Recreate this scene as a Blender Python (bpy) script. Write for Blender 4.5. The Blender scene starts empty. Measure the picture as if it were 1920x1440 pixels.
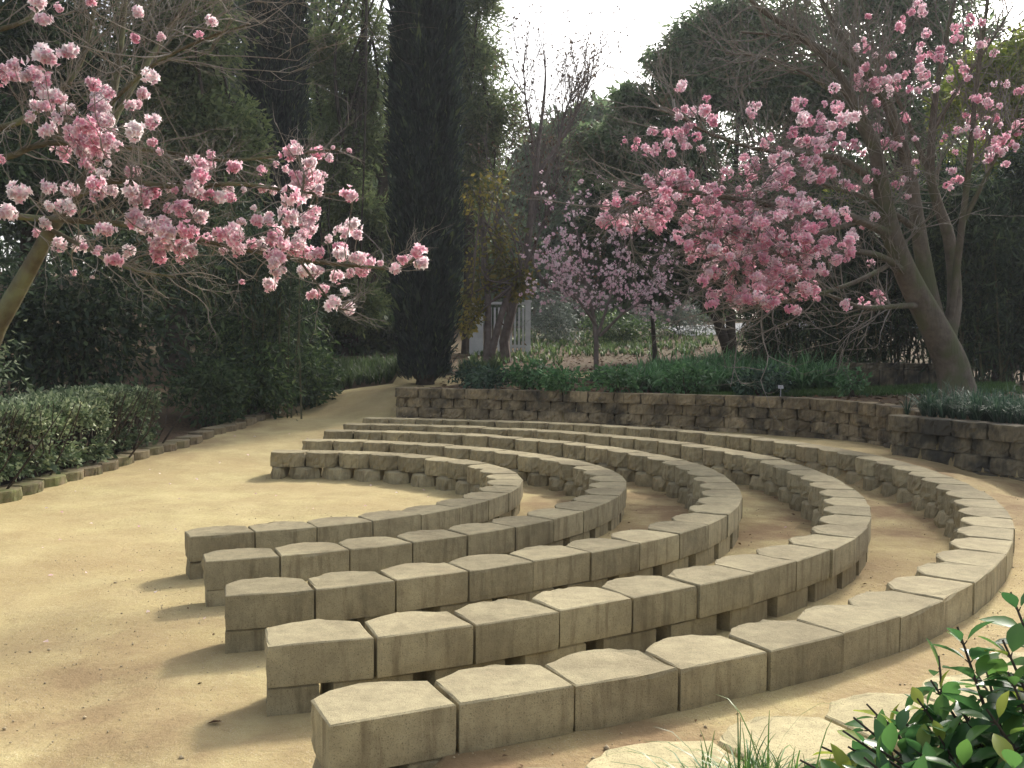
import bpy, math, random
import numpy as np
from mathutils import Matrix, Vector

sc = bpy.context.scene
COL = sc.collection
R = np.random.default_rng(7)
rad = math.radians

# ------------------------------------------------------------------ camera
F, PITCH, ROLL, CZ = 1824.0, 0.0408, 0.0074, 1.548
cam_d = bpy.data.cameras.new('camera'); cam = bpy.data.objects.new('camera', cam_d); COL.objects.link(cam)
cam_d.sensor_width = 36.0; cam_d.lens = F/1920*36.0; cam_d.clip_start = 0.05; cam_d.clip_end = 2000
_X0, _Y0 = Vector((1, 0, 0)), Vector((0, math.sin(PITCH), math.cos(PITCH)))
_c, _s = math.cos(ROLL), math.sin(ROLL)
_X = _c*_X0+_s*_Y0; _Y = -_s*_X0+_c*_Y0; _Z = _X.cross(_Y)
_M = Matrix((_X, _Y, _Z)).transposed().to_4x4(); _M.translation = (0, 0, CZ); cam.matrix_world = _M
sc.camera = cam
sc.render.resolution_x, sc.render.resolution_y = 1024, 768

def at(u, v, D):
    """world point seen at photo pixel (u, v) standing D metres in front"""
    x, y = (u-960)/F, -(v-720)/F
    x, y = _c*x-_s*y, _s*x+_c*y
    dy = math.cos(PITCH)+y*math.sin(PITCH); dz = -math.sin(PITCH)+y*math.cos(PITCH)
    return np.array([x*D/dy, D, CZ+dz*D/dy])

# ------------------------------------------------------------------ helpers
def tag(o, label=None, cat=None, group=None, kind=None):
    if label: o['label'] = label
    if cat: o['category'] = cat
    if group: o['group'] = group
    if kind: o['kind'] = kind
    return o

def empty(name, loc, label, cat, group=None):
    o = bpy.data.objects.new(name, None); COL.objects.link(o); o.location = tuple(float(a) for a in loc)
    o.empty_display_size = 0.2
    return tag(o, label, cat, group)

def link(name, V, Fc, mats, parent=None, smooth=False, tint=None, mi=None):
    """V world coordinates; Fc list of faces or (n,k) array"""
    V = np.asarray(V, dtype=np.float32)
    if parent is not None:
        V = V-np.array(parent.location, dtype=np.float32)
    me = bpy.data.meshes.new(name)
    if isinstance(Fc, np.ndarray):
        n, k = Fc.shape
        me.vertices.add(len(V)); me.vertices.foreach_set('co', V.ravel())
        me.loops.add(n*k); me.loops.foreach_set('vertex_index', Fc.astype(np.int32).ravel())
        me.polygons.add(n); me.polygons.foreach_set('loop_start', np.arange(0, n*k, k, dtype=np.int32))
        me.update(calc_edges=True)
    else:
        me.from_pydata([tuple(v) for v in V.tolist()], [], [tuple(f) for f in Fc]); me.update()
    if not isinstance(mats, (list, tuple)): mats = [mats]
    for m in mats: me.materials.append(m)
    if mi is not None: me.polygons.foreach_set('material_index', np.asarray(mi, dtype=np.int32))
    if tint is not None:
        a = me.attributes.new('tint', 'FLOAT', 'POINT'); a.data.foreach_set('value', np.asarray(tint, dtype=np.float32))
    if smooth: me.polygons.foreach_set('use_smooth', np.ones(len(me.polygons), dtype=bool))
    o = bpy.data.objects.new(name, me); COL.objects.link(o)
    if parent is not None: o.parent = parent
    return o

class MB:
    """collects quads / polys of one mesh"""
    def __init__(s): s.V = []; s.F = []; s.n = 0; s.T = []; s.M = []
    def add(s, V, Fc, tint=0.5, m=0):
        V = np.asarray(V, float); s.V.append(V)
        s.F += [tuple(int(i)+s.n for i in f) for f in Fc]; s.n += len(V)
        s.T.append(np.full(len(V), tint) if np.isscalar(tint) else np.asarray(tint)); s.M += [m]*len(Fc)
    def box(s, c, size, rz=0.0, m=0, bev=0.0):
        x, y, z = np.array(size)/2
        P = np.array([[a*x, b*y, d*z] for d in (-1, 1) for a, b in ((-1, -1), (1, -1), (1, 1), (-1, 1))])
        ca, sa = math.cos(rz), math.sin(rz)
        P = np.c_[P[:, 0]*ca-P[:, 1]*sa, P[:, 0]*sa+P[:, 1]*ca, P[:, 2]]+np.array(c)
        s.add(P, [(3, 2, 1, 0), (4, 5, 6, 7), (0, 1, 5, 4), (1, 2, 6, 5), (2, 3, 7, 6), (3, 0, 4, 7)], m=m)
    def tube(s, P, rr, sides=6, tint=0.5, cap=False):
        P = np.asarray(P, float); n = len(P)
        rr = np.broadcast_to(np.asarray(rr, float), (n,))
        T = np.gradient(P, axis=0); T /= np.linalg.norm(T, axis=1)[:, None]+1e-9
        ref = np.where(np.abs(T[:, 2:3]) < .9, np.array([[0, 0, 1.]]), np.array([[1., 0, 0]]))
        A = np.cross(T, ref[:1].repeat(n, 0) if np.abs(T[:, 2]).max() < .9 else np.tile([[0.31, 0.95, 0.05]], (n, 1)))
        A /= np.linalg.norm(A, axis=1)[:, None]+1e-9; B = np.cross(T, A)
        th = np.arange(sides)*2*math.pi/sides
        V = (P[:, None]+rr[:, None, None]*(np.cos(th)[None, :, None]*A[:, None]+np.sin(th)[None, :, None]*B[:, None])).reshape(-1, 3)
        Fc = [(i*sides+j, i*sides+(j+1) % sides, (i+1)*sides+(j+1) % sides, (i+1)*sides+j) for i in range(n-1) for j in range(sides)]
        if cap: Fc += [tuple(range(sides))[::-1], tuple((n-1)*sides+j for j in range(sides))]
        s.add(V, Fc, tint)
    def build(s, name, mats, parent=None, smooth=False):
        V = np.concatenate(s.V)
        return link(name, V, s.F, mats, parent, smooth, np.concatenate(s.T), s.M if len(set(s.M)) > 1 else None)

def smooth_path(pts, n=6):
    """Catmull-Rom through points (k,3) -> denser"""
    P = np.asarray(pts, float); P = np.vstack([2*P[0]-P[1], P, 2*P[-1]-P[-2]])
    out = []
    for i in range(1, len(P)-2):
        for t in np.linspace(0, 1, n, endpoint=False):
            a, b, c, d = P[i-1:i+3]
            out.append(.5*((2*b)+(-a+c)*t+(2*a-5*b+4*c-d)*t*t+(-a+3*b-3*c+d)*t**3))
    out.append(P[-2]); return np.array(out)

def unit(v): return v/(np.linalg.norm(v, axis=-1, keepdims=True)+1e-9)
def sstep(a, b, x): t = np.clip((x-a)/(b-a), 0, 1); return t*t*(3-2*t)
def rdirs(n): return unit(R.normal(size=(n, 3)))

def leaf_arrays(P, D, L, W, fold=.18, U=None):
    """rhombic folded leaves. P base (n,3), D direction, L, W arrays"""
    n = len(P); D = unit(D)
    if U is None: U = rdirs(n)
    Sd = unit(np.cross(D, U)); Up = np.cross(Sd, D)
    L = np.broadcast_to(L, (n,))[:, None]; W = np.broadcast_to(W, (n,))[:, None]
    m = P+D*L*.45
    V = np.stack([P, m+Sd*W/2+Up*W*fold, P+D*L-Up*L*.08, m-Sd*W/2+Up*W*fold], 1).reshape(-1, 3)
    Fc = np.arange(4*n).reshape(n, 4)
    return V, Fc

def leaves_obj(name, P, D, L, W, mat, parent=None, tint=None, fold=.18, U=None, tip=0.0):
    n = len(P)
    V, Fc = leaf_arrays(P, D, L, W, fold, U)
    t = R.random(n) if tint is None else tint
    return link(name, V, Fc, mat, parent, False, (t[:, None]+tip*np.array([[-1., .15, 1., .15]])).ravel())

# ------------------------------------------------------------------ materials
def newmat(name):
    m = bpy.data.materials.new(name); m.use_nodes = True; nt = m.node_tree; nt.nodes.clear()
    out = nt.nodes.new('ShaderNodeOutputMaterial')
    return m, nt, out
def N(nt, t, **k):
    n = nt.nodes.new('ShaderNode'+t)
    for a, v in k.items():
        if a in n.inputs: n.inputs[a].default_value = v
        else: setattr(n, a, v)
    return n
def ramp(nt, fac, stops):
    r = nt.nodes.new('ShaderNodeValToRGB'); e = r.color_ramp.elements
    e[0].position, e[0].color = stops[0][0], (*stops[0][1], 1)
    e[1].position, e[1].color = stops[-1][0], (*stops[-1][1], 1)
    for p, c in stops[1:-1]:
        x = e.new(p); x.color = (*c, 1)
    nt.links.new(fac, r.inputs[0]); return r.outputs[0]
def mixc(nt, fac, a, b, mode='MIX'):
    m = nt.nodes.new('ShaderNodeMix'); m.data_type = 'RGBA'; m.blend_type = mode
    for i, v in ((0, fac), (6, a), (7, b)):
        if hasattr(v, 'is_output'): nt.links.new(v, m.inputs[i])
        else: m.inputs[i].default_value = v if i == 0 else (*v, 1)
    return m.outputs[2]
def noise(nt, vec, scale, detail=4, rough=.55):
    n = N(nt, 'TexNoise'); n.inputs['Scale'].default_value = scale; n.inputs['Detail'].default_value = detail; n.inputs['Roughness'].default_value = rough
    if vec is not None: nt.links.new(vec, n.inputs['Vector'])
    return n.outputs['Fac']
def geopos(nt): return N(nt, 'NewGeometry').outputs['Position']
def bump(nt, h, strength, dist, prev=None):
    b = N(nt, 'Bump'); b.inputs['Strength'].default_value = strength; b.inputs['Distance'].default_value = dist
    nt.links.new(h, b.inputs['Height'])
    if prev is not None: nt.links.new(prev, b.inputs['Normal'])
    return b.outputs['Normal']

def foliage(name, stops, trans=.3, rough=.5, spec=.35, patch=.5):
    m, nt, out = newmat(name)
    a = N(nt, 'Attribute', attribute_name='tint')
    col = ramp(nt, a.outputs['Fac'], stops)
    nz = noise(nt, geopos(nt), 1.3, 3)
    v = N(nt, 'HueSaturation'); nt.links.new(col, v.inputs['Color'])
    mr = N(nt, 'MapRange'); nt.links.new(nz, mr.inputs[0])
    mr.inputs[1].default_value = .3; mr.inputs[2].default_value = .7; mr.inputs[3].default_value = 1-patch*.6; mr.inputs[4].default_value = 1+patch*.5
    nt.links.new(mr.outputs[0], v.inputs['Value'])
    p = N(nt, 'BsdfPrincipled'); p.inputs['Roughness'].default_value = rough; p.inputs['Specular IOR Level'].default_value = spec
    nt.links.new(v.outputs[0], p.inputs['Base Color'])
    if trans > 0:
        tr = N(nt, 'BsdfTranslucent'); nt.links.new(v.outputs[0], tr.inputs['Color'])
        mx = N(nt, 'MixShader'); mx.inputs[0].default_value = trans
        nt.links.new(p.outputs[0], mx.inputs[1]); nt.links.new(tr.outputs[0], mx.inputs[2]); nt.links.new(mx.outputs[0], out.inputs[0])
    else: nt.links.new(p.outputs[0], out.inputs[0])
    return m

def bark(name, a, b, moss=None, scale=6):
    m, nt, out = newmat(name); g = geopos(nt)
    n1 = noise(nt, g, scale, 6, .65)
    col = ramp(nt, n1, [(.3, a), (.68, b)])
    if moss:
        n2 = noise(nt, g, 2.2, 4); f = ramp(nt, n2, [(.48, (0, 0, 0)), (.6, (1, 1, 1))]); col = mixc(nt, f, col, moss)
    mp = N(nt, 'Mapping'); nt.links.new(g, mp.inputs[0]); mp.inputs['Scale'].default_value = (1, 1, .22)
    n3 = noise(nt, mp.outputs[0], 40, 4)
    p = N(nt, 'BsdfPrincipled'); p.inputs['Roughness'].default_value = .9; p.inputs['Specular IOR Level'].default_value = .15
    nt.links.new(col, p.inputs['Base Color']); nt.links.new(bump(nt, n3, .6, .02), p.inputs['Normal']); nt.links.new(p.outputs[0], out.inputs[0])
    return m

def plain(name, col, rough=.8, spec=.3, var=.25, scale=8, bumpd=.004):
    m, nt, out = newmat(name); g = geopos(nt); n1 = noise(nt, g, scale, 5)
    c = ramp(nt, n1, [(.3, tuple(x*(1-var) for x in col)), (.7, tuple(min(1, x*(1+var)) for x in col))])
    p = N(nt, 'BsdfPrincipled'); p.inputs['Roughness'].default_value = rough; p.inputs['Specular IOR Level'].default_value = spec
    nt.links.new(c, p.inputs['Base Color'])
    nt.links.new(bump(nt, noise(nt, g, scale*8, 3), .5, bumpd), p.inputs['Normal']); nt.links.new(p.outputs[0], out.inputs[0])
    return m

def concrete(name, base, dark, stain=.5, lichen=0.0, moss=None):
    """split-face concrete block: speckled aggregate, drip streaks, damp feet, per-block tone"""
    m, nt, out = newmat(name); g = geopos(nt)
    oi = N(nt, 'ObjectInfo')
    a = N(nt, 'Attribute', attribute_name='tint')
    n1 = noise(nt, g, 2.5, 6, .6); n2 = noise(nt, g, 14, 5, .7); n3 = noise(nt, g, 230, 2)
    col = ramp(nt, n2, [(.28, tuple(x*.72 for x in base)), (.55, base), (.8, tuple(min(1, x*1.16) for x in base))])
    col = mixc(nt, ramp(nt, n3, [(.56, (0, 0, 0)), (.70, (1, 1, 1))]), col, tuple(x*.45 for x in base))
    # run-down streaks on upright faces
    mp = N(nt, 'Mapping'); nt.links.new(g, mp.inputs[0]); mp.inputs['Scale'].default_value = (1, 1, .13)
    n4 = noise(nt, mp.outputs[0], 22, 4, .6)
    f = ramp(nt, n4, [(.5, (0, 0, 0)), (.72, (stain,)*3)])
    geo = N(nt, 'NewGeometry'); sx = N(nt, 'SeparateXYZ'); nt.links.new(geo.outputs['True Normal'], sx.inputs[0])
    up = N(nt, 'MapRange'); nt.links.new(sx.outputs['Z'], up.inputs[0]); up.inputs[1].default_value = .3; up.inputs[2].default_value = .6; up.inputs[3].default_value = 1; up.inputs[4].default_value = .15
    fm = N(nt, 'Math', operation='MULTIPLY'); nt.links.new(f, fm.inputs[0]); nt.links.new(up.outputs[0], fm.inputs[1])
    col = mixc(nt, fm.outputs[0], col, dark)
    # broad weathering
    f2 = ramp(nt, n1, [(.45, (0, 0, 0)), (.66, (.38+lichen*.6,)*3)]); col = mixc(nt, f2, col, dark)
    if lichen:
        n5 = noise(nt, g, 2.3, 7, .62); f3 = ramp(nt, n5, [(.47, (0, 0, 0)), (.60, (lichen,)*3)]); col = mixc(nt, f3, col, (.03, .03, .026))
    if moss:
        n6 = noise(nt, g, 3.2, 5, .6); f4 = ramp(nt, n6, [(.42, (0, 0, 0)), (.62, (.85,)*3)])
        sy = N(nt, 'SeparateXYZ'); nt.links.new(g, sy.inputs[0])
        my = N(nt, 'MapRange'); nt.links.new(sy.outputs['Y'], my.inputs[0]); my.inputs[1].default_value = 9.5; my.inputs[2].default_value = 14; my.inputs[3].default_value = 1; my.inputs[4].default_value = .15
        mm = N(nt, 'Math', operation='MULTIPLY'); nt.links.new(f4, mm.inputs[0]); nt.links.new(my.outputs[0], mm.inputs[1])
        col = mixc(nt, mm.outputs[0], col, moss)
    # per-block tone
    h = N(nt, 'HueSaturation'); nt.links.new(col, h.inputs['Color'])
    mr = N(nt, 'MapRange'); ad = N(nt, 'Math', operation='ADD'); nt.links.new(oi.outputs['Random'], ad.inputs[0]); nt.links.new(a.outputs['Fac'], ad.inputs[1])
    fr = N(nt, 'Math', operation='FRACT'); nt.links.new(ad.outputs[0], fr.inputs[0]); nt.links.new(fr.outputs[0], mr.inputs[0])
    mr.inputs[3].default_value = .8; mr.inputs[4].default_value = 1.16; nt.links.new(mr.outputs[0], h.inputs['Value'])
    p = N(nt, 'BsdfPrincipled'); p.inputs['Roughness'].default_value = .92; p.inputs['Specular IOR Level'].default_value = .2
    nt.links.new(h.outputs[0], p.inputs['Base Color'])
    b1 = bump(nt, n3, .55, .004); b2 = bump(nt, noise(nt, g, 55, 5, .7), .6, .006, b1); b3 = bump(nt, n2, .3, .01, b2)
    nt.links.new(b3, p.inputs['Normal']); nt.links.new(p.outputs[0], out.inputs[0])
    return m

def ground_mat():
    m, nt, out = newmat('decomposed granite and soil'); g = geopos(nt)
    n1 = noise(nt, g, .55, 5, .6); n2 = noise(nt, g, 3.0, 6, .65); n3 = noise(nt, g, 26, 5, .7); n4 = noise(nt, g, 190, 3, .6)
    sand = ramp(nt, n2, [(.25, (.37, .30, .138)), (.5, (.465, .388, .188)), (.78, (.525, .44, .228))])
    sand = mixc(nt, ramp(nt, n1, [(.42, (0, 0, 0)), (.7, (.65,)*3)]), sand, (.36, .255, .12))  # broad brown patches: moist sand and dappled shade put into the colour
    sand = mixc(nt, ramp(nt, n3, [(.5, (0, 0, 0)), (.75, (.5,)*3)]), sand, (.30, .215, .11))
    sand = mixc(nt, ramp(nt, n4, [(.58, (0, 0, 0)), (.68, (.85,)*3)]), sand, (.66, .58, .43))
    sand = mixc(nt, ramp(nt, n4, [(.30, (.85,)*3), (.40, (0, 0, 0))]), sand, (.15, .11, .065))
    da = N(nt, 'Attribute', attribute_name='dirt_shade')
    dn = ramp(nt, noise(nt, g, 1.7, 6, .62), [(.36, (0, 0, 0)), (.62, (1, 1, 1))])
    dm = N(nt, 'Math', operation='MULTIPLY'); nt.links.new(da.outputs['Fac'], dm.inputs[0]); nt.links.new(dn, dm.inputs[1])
    sand = mixc(nt, dm.outputs[0], sand, mixc(nt, n3, (.17, .11, .055), (.31, .215, .12)))  # brown tint where the mask lays dirt and painted shade on the sand
    soil = ramp(nt, n3, [(.3, (.035, .024, .015)), (.55, (.10, .066, .038)), (.75, (.19, .125, .07))])
    soil = mixc(nt, ramp(nt, noise(nt, g, .9, 4), [(.45, (0, 0, 0)), (.6, (.8,)*3)]), soil, (.10, .08, .042))
    a = N(nt, 'Attribute', attribute_name='soil')
    col = mixc(nt, a.outputs['Fac'], sand, soil)
    p = N(nt, 'BsdfPrincipled'); p.inputs['Roughness'].default_value = .95; p.inputs['Specular IOR Level'].default_value = .15
    nt.links.new(col, p.inputs['Base Color'])
    b1 = bump(nt, n4, .5, .006); b2 = bump(nt, n3, .5, .02, b1); b3 = bump(nt, n2, .35, .05, b2)
    nt.links.new(b3, p.inputs['Normal']); nt.links.new(p.outputs[0], out.inputs[0])
    return m

M = {}
M['ground'] = ground_mat()
M['block'] = concrete('tan concrete block', (.345, .295, .178), (.125, .096, .056), .7)
M['wallblock'] = concrete('weathered wall block', (.32, .255, .155), (.09, .07, .045), .75, .68)
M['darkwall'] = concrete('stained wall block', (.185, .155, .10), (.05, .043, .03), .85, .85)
M['kerb'] = concrete('mossy edging block', (.25, .20, .125), (.085, .066, .04), .6, .25, (.11, .13, .04))
M['sandy'] = concrete('sandy sunlit block', (.46, .395, .225), (.22, .175, .10), .3)  # paler copy of the block: sandy cover and sunlit brightness in its colour
M['fol_dark'] = foliage('dark evergreen leaves', [(0, (.022, .042, .018)), (.6, (.05, .085, .034)), (1, (.11, .155, .06))], .4, .6, .25)
M['fol_pine'] = foliage('olive pine needles', [(0, (.075, .11, .045)), (.5, (.14, .185, .075)), (1, (.22, .26, .11))], .55, .6, .2)
M['fol_cyp'] = foliage('cypress scales', [(0, (.014, .022, .022)), (.55, (.028, .042, .034)), (.9, (.05, .075, .045)), (1, (.10, .13, .06))], .15, .7, .2)
M['fol_broad'] = foliage('broad evergreen leaves', [(0, (.08, .13, .065)), (.55, (.155, .23, .11)), (1, (.27, .34, .18))], .55, .5, .3)
M['fol_bamboo'] = foliage('bamboo leaves', [(0, (.018, .034, .02)), (.6, (.04, .066, .034)), (1, (.10, .14, .06))], .35, .6, .25)
M['fol_yellow'] = foliage('yellow autumn leaves', [(0, (.10, .12, .035)), (.5, (.22, .19, .045)), (1, (.40, .32, .07))], .5)
M['fol_lime'] = foliage('yellow green leaves', [(0, (.12, .18, .03)), (.5, (.24, .30, .05)), (1, (.40, .43, .08))], .5)
M['fol_hedge'] = foliage('pale hedge leaves', [(0, (.035, .06, .03)), (.5, (.10, .145, .07)), (.78, (.21, .26, .14)), (1, (.42, .46, .28))], .3, .55, .25)
M['fol_shrub'] = foliage('shrub leaves', [(0, (.028, .055, .022)), (.6, (.065, .115, .042)), (.9, (.13, .2, .065)), (1, (.26, .33, .13))], .4, .5, .3)
M['fol_cover'] = foliage('ground cover blades', [(0, (.05, .125, .05)), (.6, (.09, .21, .075)), (1, (.18, .33, .14))], .35, .5, .3)
M['fol_lawn'] = foliage('lawn blades', [(0, (.03, .075, .015)), (1, (.09, .17, .035))], .3)
M['fol_blue'] = foliage('grey green shrub leaves', [(0, (.09, .12, .095)), (.6, (.16, .2, .165)), (1, (.27, .31, .25))], .2)
M['fol_lirio'] = foliage('bluish grass blades', [(0, (.022, .05, .032)), (.6, (.045, .088, .055)), (1, (.09, .15, .09))], .25, .65, .2)
M['camellia'] = foliage('glossy bush leaves', [(0, (.03, .085, .03)), (.6, (.065, .165, .05)), (.88, (.13, .26, .055)), (1, (.30, .35, .06))], .5, .27, .45, .2)
M['grassblade'] = foliage('bright grass blades', [(0, (.04, .11, .02)), (.6, (.09, .2, .03)), (1, (.2, .32, .07))], .35, .4)
M['litter'] = foliage('dry fallen leaves', [(0, (.06, .035, .018)), (.6, (.16, .095, .05)), (1, (.32, .23, .14))], .1, .8, .1)
M['petal'] = foliage('pink petals', [(0, (.84, .36, .50)), (.3, (.90, .56, .65)), (.6, (.94, .76, .79)), (1, (.96, .92, .91))], .65, .6, .2, .06)
M['petal_deep'] = foliage('deep pink petals', [(0, (.83, .34, .49)), (.35, (.89, .51, .61)), (.7, (.93, .70, .76)), (1, (.96, .88, .89))], .65, .6, .2, .08)
M['petal_pale'] = foliage('pale pink petals', [(0, (.80, .50, .60)), (.6, (.91, .74, .78)), (1, (.95, .90, .90))], .65, .6, .2, .1)
M['bark_pink'] = bark('grey brown bark', (.07, .057, .043), (.155, .13, .1), (.09, .092, .05))
M['bark_moss'] = bark('greenish bark', (.06, .05, .03), (.125, .108, .07), (.15, .155, .085))
M['twig'] = bark('grey twigs', (.13, .115, .095), (.27, .245, .21), None, 12)
M['bark_dark'] = bark('dark bark', (.03, .024, .018), (.075, .06, .045))
M['bark_bare'] = bark('bare tree bark', (.09, .07, .06), (.2, .16, .14))
M['cane'] = plain('bamboo cane', (.075, .07, .032), .6, .3, .35)
M['white'] = plain('weathered white paint', (.62, .62, .60), .6, .3, .12, 5)
M['road'] = plain('pale gravel road', (.30, .305, .31), .95, .1, .15, 3)
M['rock'] = plain('dark stone', (.02, .02, .022), .7, .3, .4, 6, .03)
M['metal'] = plain('grey metal tag', (.35, .36, .37), .5, .4, .1)
M['pebble'] = plain('pebbles', (.42, .34, .22), .9, .2, .4, 30)
CURVES = {
 1: (0.300, [(-2.053, 6.162), (-1.831, 6.283), (-1.609, 6.396), (-1.393, 6.511), (-1.184, 6.637), (-0.984, 6.777), (-0.797, 6.935), (-0.623, 7.109), (-0.464, 7.3), (-0.321, 7.507), (-0.196, 7.725), (-0.091, 7.955), (-0.006, 8.192), (0.057, 8.434), (0.095, 8.68), (0.109, 8.926), (0.098, 9.17), (0.059, 9.412), (-0.007, 9.649), (-0.099, 9.879), (-0.215, 10.098), (-0.354, 10.304), (-0.514, 10.495), (-0.693, 10.669), (-0.888, 10.825), (-1.097, 10.962), (-1.319, 11.077), (-1.55, 11.171), (-1.787, 11.243), (-2.03, 11.291), (-2.276, 11.315), (-2.523, 11.314), (-2.772, 11.287)]),
 2: (0.330, [(-1.7, 5.362), (-1.406, 5.476), (-1.113, 5.615), (-0.827, 5.774), (-0.554, 5.951), (-0.296, 6.146), (-0.056, 6.359), (0.165, 6.59), (0.364, 6.839), (0.54, 7.105), (0.692, 7.388), (0.819, 7.686), (0.918, 7.996), (0.988, 8.314), (1.027, 8.637), (1.035, 8.961), (1.01, 9.281), (0.951, 9.593), (0.858, 9.894), (0.732, 10.181), (0.578, 10.455), (0.397, 10.715), (0.193, 10.962), (-0.031, 11.194), (-0.273, 11.409), (-0.53, 11.606), (-0.8, 11.785), (-1.081, 11.943), (-1.369, 12.077), (-1.666, 12.185), (-1.971, 12.262), (-2.287, 12.301), (-2.616, 12.293)]),
 3: (0.376, [(-1.324, 4.454), (-0.922, 4.581), (-0.584, 4.756), (-0.256, 4.96), (0.076, 5.185), (0.405, 5.427), (0.718, 5.689), (1.003, 5.972), (1.251, 6.278), (1.457, 6.608), (1.622, 6.961), (1.748, 7.334), (1.839, 7.722), (1.899, 8.122), (1.929, 8.528), (1.929, 8.934), (1.899, 9.335), (1.834, 9.727), (1.729, 10.107), (1.585, 10.474), (1.406, 10.828), (1.197, 11.166), (0.962, 11.485), (0.701, 11.783), (0.414, 12.058), (0.103, 12.307), (-0.23, 12.529), (-0.581, 12.723), (-0.949, 12.886), (-1.329, 13.016), (-1.719, 13.11), (-2.113, 13.165), (-2.507, 13.175)]),
 4: (0.396, [(-0.928, 3.645), (-0.463, 3.794), (-0.059, 4.003), (0.335, 4.247), (0.728, 4.515), (1.112, 4.805), (1.472, 5.121), (1.796, 5.465), (2.075, 5.839), (2.306, 6.241), (2.491, 6.669), (2.633, 7.117), (2.737, 7.582), (2.808, 8.057), (2.846, 8.535), (2.853, 9.014), (2.826, 9.486), (2.757, 9.95), (2.642, 10.404), (2.481, 10.846), (2.277, 11.27), (2.036, 11.672), (1.761, 12.048), (1.452, 12.395), (1.109, 12.711), (0.735, 12.994), (0.332, 13.243), (-0.096, 13.458), (-0.544, 13.639), (-1.005, 13.787), (-1.472, 13.904), (-1.934, 13.994), (-2.38, 14.061)]),
 5: (0.414, [(-0.539, 2.831), (-0.05, 3.071), (0.457, 3.304), (0.947, 3.564), (1.402, 3.866), (1.82, 4.216), (2.2, 4.611), (2.543, 5.044), (2.85, 5.506), (3.122, 5.991), (3.355, 6.491), (3.55, 7.004), (3.703, 7.528), (3.815, 8.062), (3.883, 8.605), (3.908, 9.157), (3.887, 9.718), (3.816, 10.279), (3.694, 10.828), (3.517, 11.353), (3.286, 11.846), (3.003, 12.304), (2.675, 12.73), (2.303, 13.121), (1.888, 13.473), (1.433, 13.784), (0.945, 14.054), (0.428, 14.283), (-0.108, 14.474), (-0.654, 14.632), (-1.197, 14.764), (-1.725, 14.878), (-2.221, 14.987)]),
}
# ------------------------------------------------------------------ bench curves (outer top edges, metres)
def resample(P, step):
    P = np.asarray(P, float); d = np.r_[0, np.cumsum(np.linalg.norm(np.diff(P, axis=0), axis=1))]
    n = max(1, int(round(d[-1]/step))); t = np.linspace(0, d[-1], n+1)
    return np.c_[np.interp(t, d, P[:, 0]), np.interp(t, d, P[:, 1])]
def normals_in(S, left=True):
    T = unit(np.gradient(S, axis=0)); n = np.c_[-T[:, 1], T[:, 0]]
    return n if left else -n
BH = .165
ROWS = {}
for k, (zt, pts) in CURVES.items():
    Pd = np.array(pts); Pd3 = smooth_path(np.c_[Pd, np.zeros(len(Pd))], 6)[:, :2]
    S = resample(Pd3, .418); ROWS[k] = (zt, S, normals_in(S), Pd3)
# the row the photographer stands behind: parallel to the fifth, one aisle further out
zt5, S5, n5, P5 = ROWS[5]
def on(u, v, z):
    a = at(u, v, 1.0); d = a-np.array([0, 0, CZ]); return np.array([0, 0, CZ])+d*((z-CZ)/d[2])
off6 = resample(P5[:110]-normals_in(P5)[:110]*.83, .01); n6 = normals_in(off6)
tgt = on(1362, 1400, .435)[:2]; dd6 = np.linalg.norm(off6+n6*.235-tgt, axis=1); i6 = int(np.argmin(dd6))
print('row6 seam miss', dd6[i6], i6)
sel = np.arange(i6 % 42, i6+42*5+1, 42); S6 = off6[sel]
ROWS[6] = (.435, S6, n6[sel], off6)

# ------------------------------------------------------------------ ground height
cp = []
gi = {1: 0.0, 2: .03, 3: .072, 4: .096, 5: .115, 6: .258, 7: .27}
for k in range(1, 7):
    zt, S, n, P = ROWS[k]
    for i in range(len(S)):
        a = S[i]+n[i]*.40; b = S[i]-n[i]*.03
        zi, zo = gi[k], gi[k+1]
        if k == 5:
            w = math.exp(-((S[i][0]-3.8)**2+(S[i][1]-10.2)**2)/2.0); zo = zo+w*.12
            fade = min(1, .35+i/1.2); zo = .14+(zo-.14)*fade
        if k == 6: zi = .255; zo = .27
        cp.append((*a, zi)); cp.append((*b, zo)); cp.append((*(S[i]-n[i]*.22), zo))
        if i+1 < len(S): m_ = (S[i]+S[i+1])/2-n[i]*.03; cp.append((*m_, zo))
for x, y, z in [(-1, 7.5, 0), (-2, 8.5, 0), (-1, 9.5, 0), (-3, 8, 0), (-3, 10, 0), (-4, 9, 0), (-4.6, 9, 0), (-4.6, 11, .03), (-3, 12, .03), (-4.5, 13, .08),
                (-3.5, 13.5, .1), (-4.3, 15, .16), (-3.2, 15, .18), (-2.6, 16, .24), (-4, 16.5, .24), (-3, 6, 0), (-2.6, 5, .01), (-4, 6, 0), (-4, 4, .02), (-2, 4, .05), (-1.5, 3, .08), (-3, 2.5, .05),
                (-1, 2.2, .11), (-1, 1, .18), (.1, 2.3, .25), (-.3, 1.9, .22), (0, .5, .26), (1, 1, .29), (2, 1.5, .29), (3, 2, .27), (-3, 0, .1), (5, 4, .25), (6, 6, .23), (5, 7, .21), (4.7, 8.6, .2), (4.4, 9.6, .25), (-6, 8, .05), (-6, 12, .1), (-6, 16, .3), (8, 3, .25),
                (4.1, 11.5, .33), (4.2, 12.8, .27), (3, 14.2, .25), (1.5, 15, .25), (0, 15.6, .25), (-2, 16.3, .25)]:
    cp.append((x, y, z))
cp = np.array(cp)

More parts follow.
